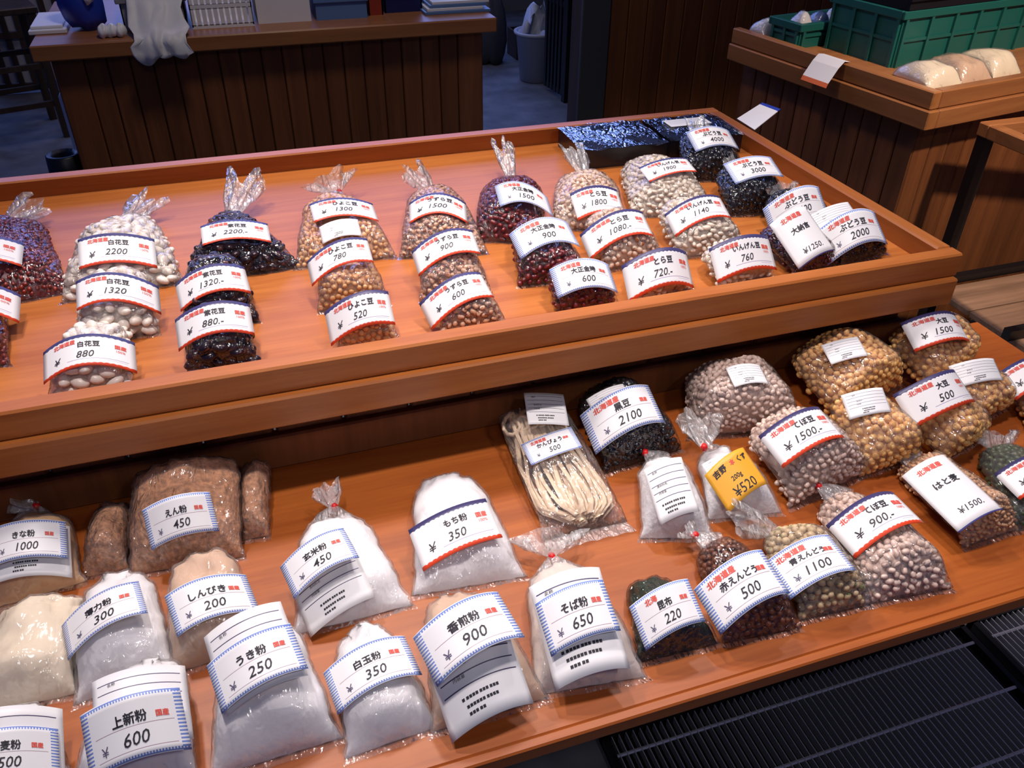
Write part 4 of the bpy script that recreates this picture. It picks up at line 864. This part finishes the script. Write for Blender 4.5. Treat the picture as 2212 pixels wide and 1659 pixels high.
lo('bean_bag', 'bag of round black beans carded 2100', 'bean bag', GB, (1390, 990), (1292, 818), (200, 150), .065, 'bsoy', [inf((1315, 862), 85, .5, 4), cs((1347, 898), 160, '黒豆', '2100', 5, .56, 'stripe', lift=.004)], s0=.6, liftT=.034)
lo('kudzu_bag', 'bag of white starch lumps with long printed slip', 'starch bag', GF, (1462, 1158), (1425, 982), (165, 115), .055, 'kudzu', [inf((1450, 1058), 88, 1.3, -4)], tie=(1394, 978), **fk)
lo('kudzu_bag', 'bag of white starch lumps with yellow card', 'starch bag', GF, (1608, 1110), (1545, 968), (175, 115), .055, 'kudzu', [inf((1560, 1010), 70, .8, -4), ('yellow', (1590, 1037), 108, .78, 14, '', '', None, 3.0, .005)], tie=(1522, 962), **fk)

# ------------------------------------------------------------------ dried gourd strips in a flat clear bag
B, T = at(1265, 1150, ZS), at(1140, 880, ZS+.034); d = (T-B)[:2]; kt = math.atan2(.024, float(np.linalg.norm(d))); Ln = float(np.linalg.norm(d))/math.cos(kt); rz = math.atan2(d[1], d[0])-math.pi/2
kp = empty('gourd_strip_bag', (B[0], B[1], ZS+.001), rz, 'flat clear bag of pale dried gourd strips with two cards', 'food bag', GF, kt)
bg = Bag(Ln, .118, .105, .034, .85, .75, .2, .35, 77); r = np.random.default_rng(3)
for k in range(36):
    x0 = r.uniform(-.048, .048); h0 = r.uniform(.004, .020); pts = []; loop = r.uniform(.012, .03); bulge = r.uniform(.8, 1.1)
    for t in np.linspace(.05, .93, 22):
        sp = (.72+.45*math.exp(-((t-.30)/.28)**2)-.5*math.exp(-((t-.05)/.06)**2))*bulge; x = x0*sp+.003*math.sin(9*t+k); z = h0*(1-.3*abs(x)/.05)+.003*math.sin(7*t+k*2)
        pts.append((max(-.05, min(.05, x)), t*Ln+.006*math.sin(k*3.1), max(z, .003)))
    mb = MB(); P = np.array(pts); wd = r.uniform(.0028, .005); tw = r.uniform(0, 3)
    rows = []
    for i, p in enumerate(P):
        a = .5*math.sin(tw+i*.35); ex = np.array([math.cos(a), 0, math.sin(a)])*wd; ez = np.array([-math.sin(a), 0, math.cos(a)])*.0012; rows.append([p-ex-ez*.3, p-ex*.5+ez, p+ex*.5+ez, p+ex-ez*.3, p+ex*.3-ez, p-ex*.3-ez, p-ex-ez*.3])
    mb.grid(np.array(rows)).obj('gourd_strip', MT['gourd'], kp, True)
for k in range(5):
    mb = MB(); x0 = -.04+.018*k; pts = [(x0+.012*math.sin(t*3+k), Ln*.86+.018*math.sin(t*2.2+k), .008+.012*abs(math.sin(t*1.6+k))) for t in np.linspace(0, 3, 14)]; mb.tube(pts, .003, 6).obj('gourd_strip', MT['gourd'], kp, True)
bg.shell(grow=.002, nt=30, nu=21, wr=.003, seed=5).obj('film', MT['film'], kp, True)
w0 = float(bg.w(0)); MB().grid(np.array([[(w0*(1+.12*j)*u, -.02*j, .002+.004*abs(math.sin(8*u+2*j))*j) for u in np.linspace(-1, 1, 17)] for j in (0, .5, 1)])).obj('film_end', MT['ruffle'], kp, False)
km = (Matrix.Translation(kp.location) @ kp.rotation_euler.to_matrix().to_4x4()).inverted()
for kind, px, w, asp, ang, tx_ in (('info', (1178, 905), 88, 1.0, -12, texts_for('info', '', '', .05, .05)), ('stripe', (1190, 977), 118, .5, 4, None)):
    c = km @ Vector(at(*px, ZS+.038)); wl_ = w*mpp(at(*px, ZS+.038)); hl_ = wl_*asp
    make_card(bg, kp, 'ingredient_card' if kind == 'info' else 'price_card', kind, (c.x, c.y), wl_, hl_, R(ang)-(rz if kind == 'stripe' else rz*.6), texts_for(kind, 'かんぴょう', '500', wl_, hl_), 2.0, .003)
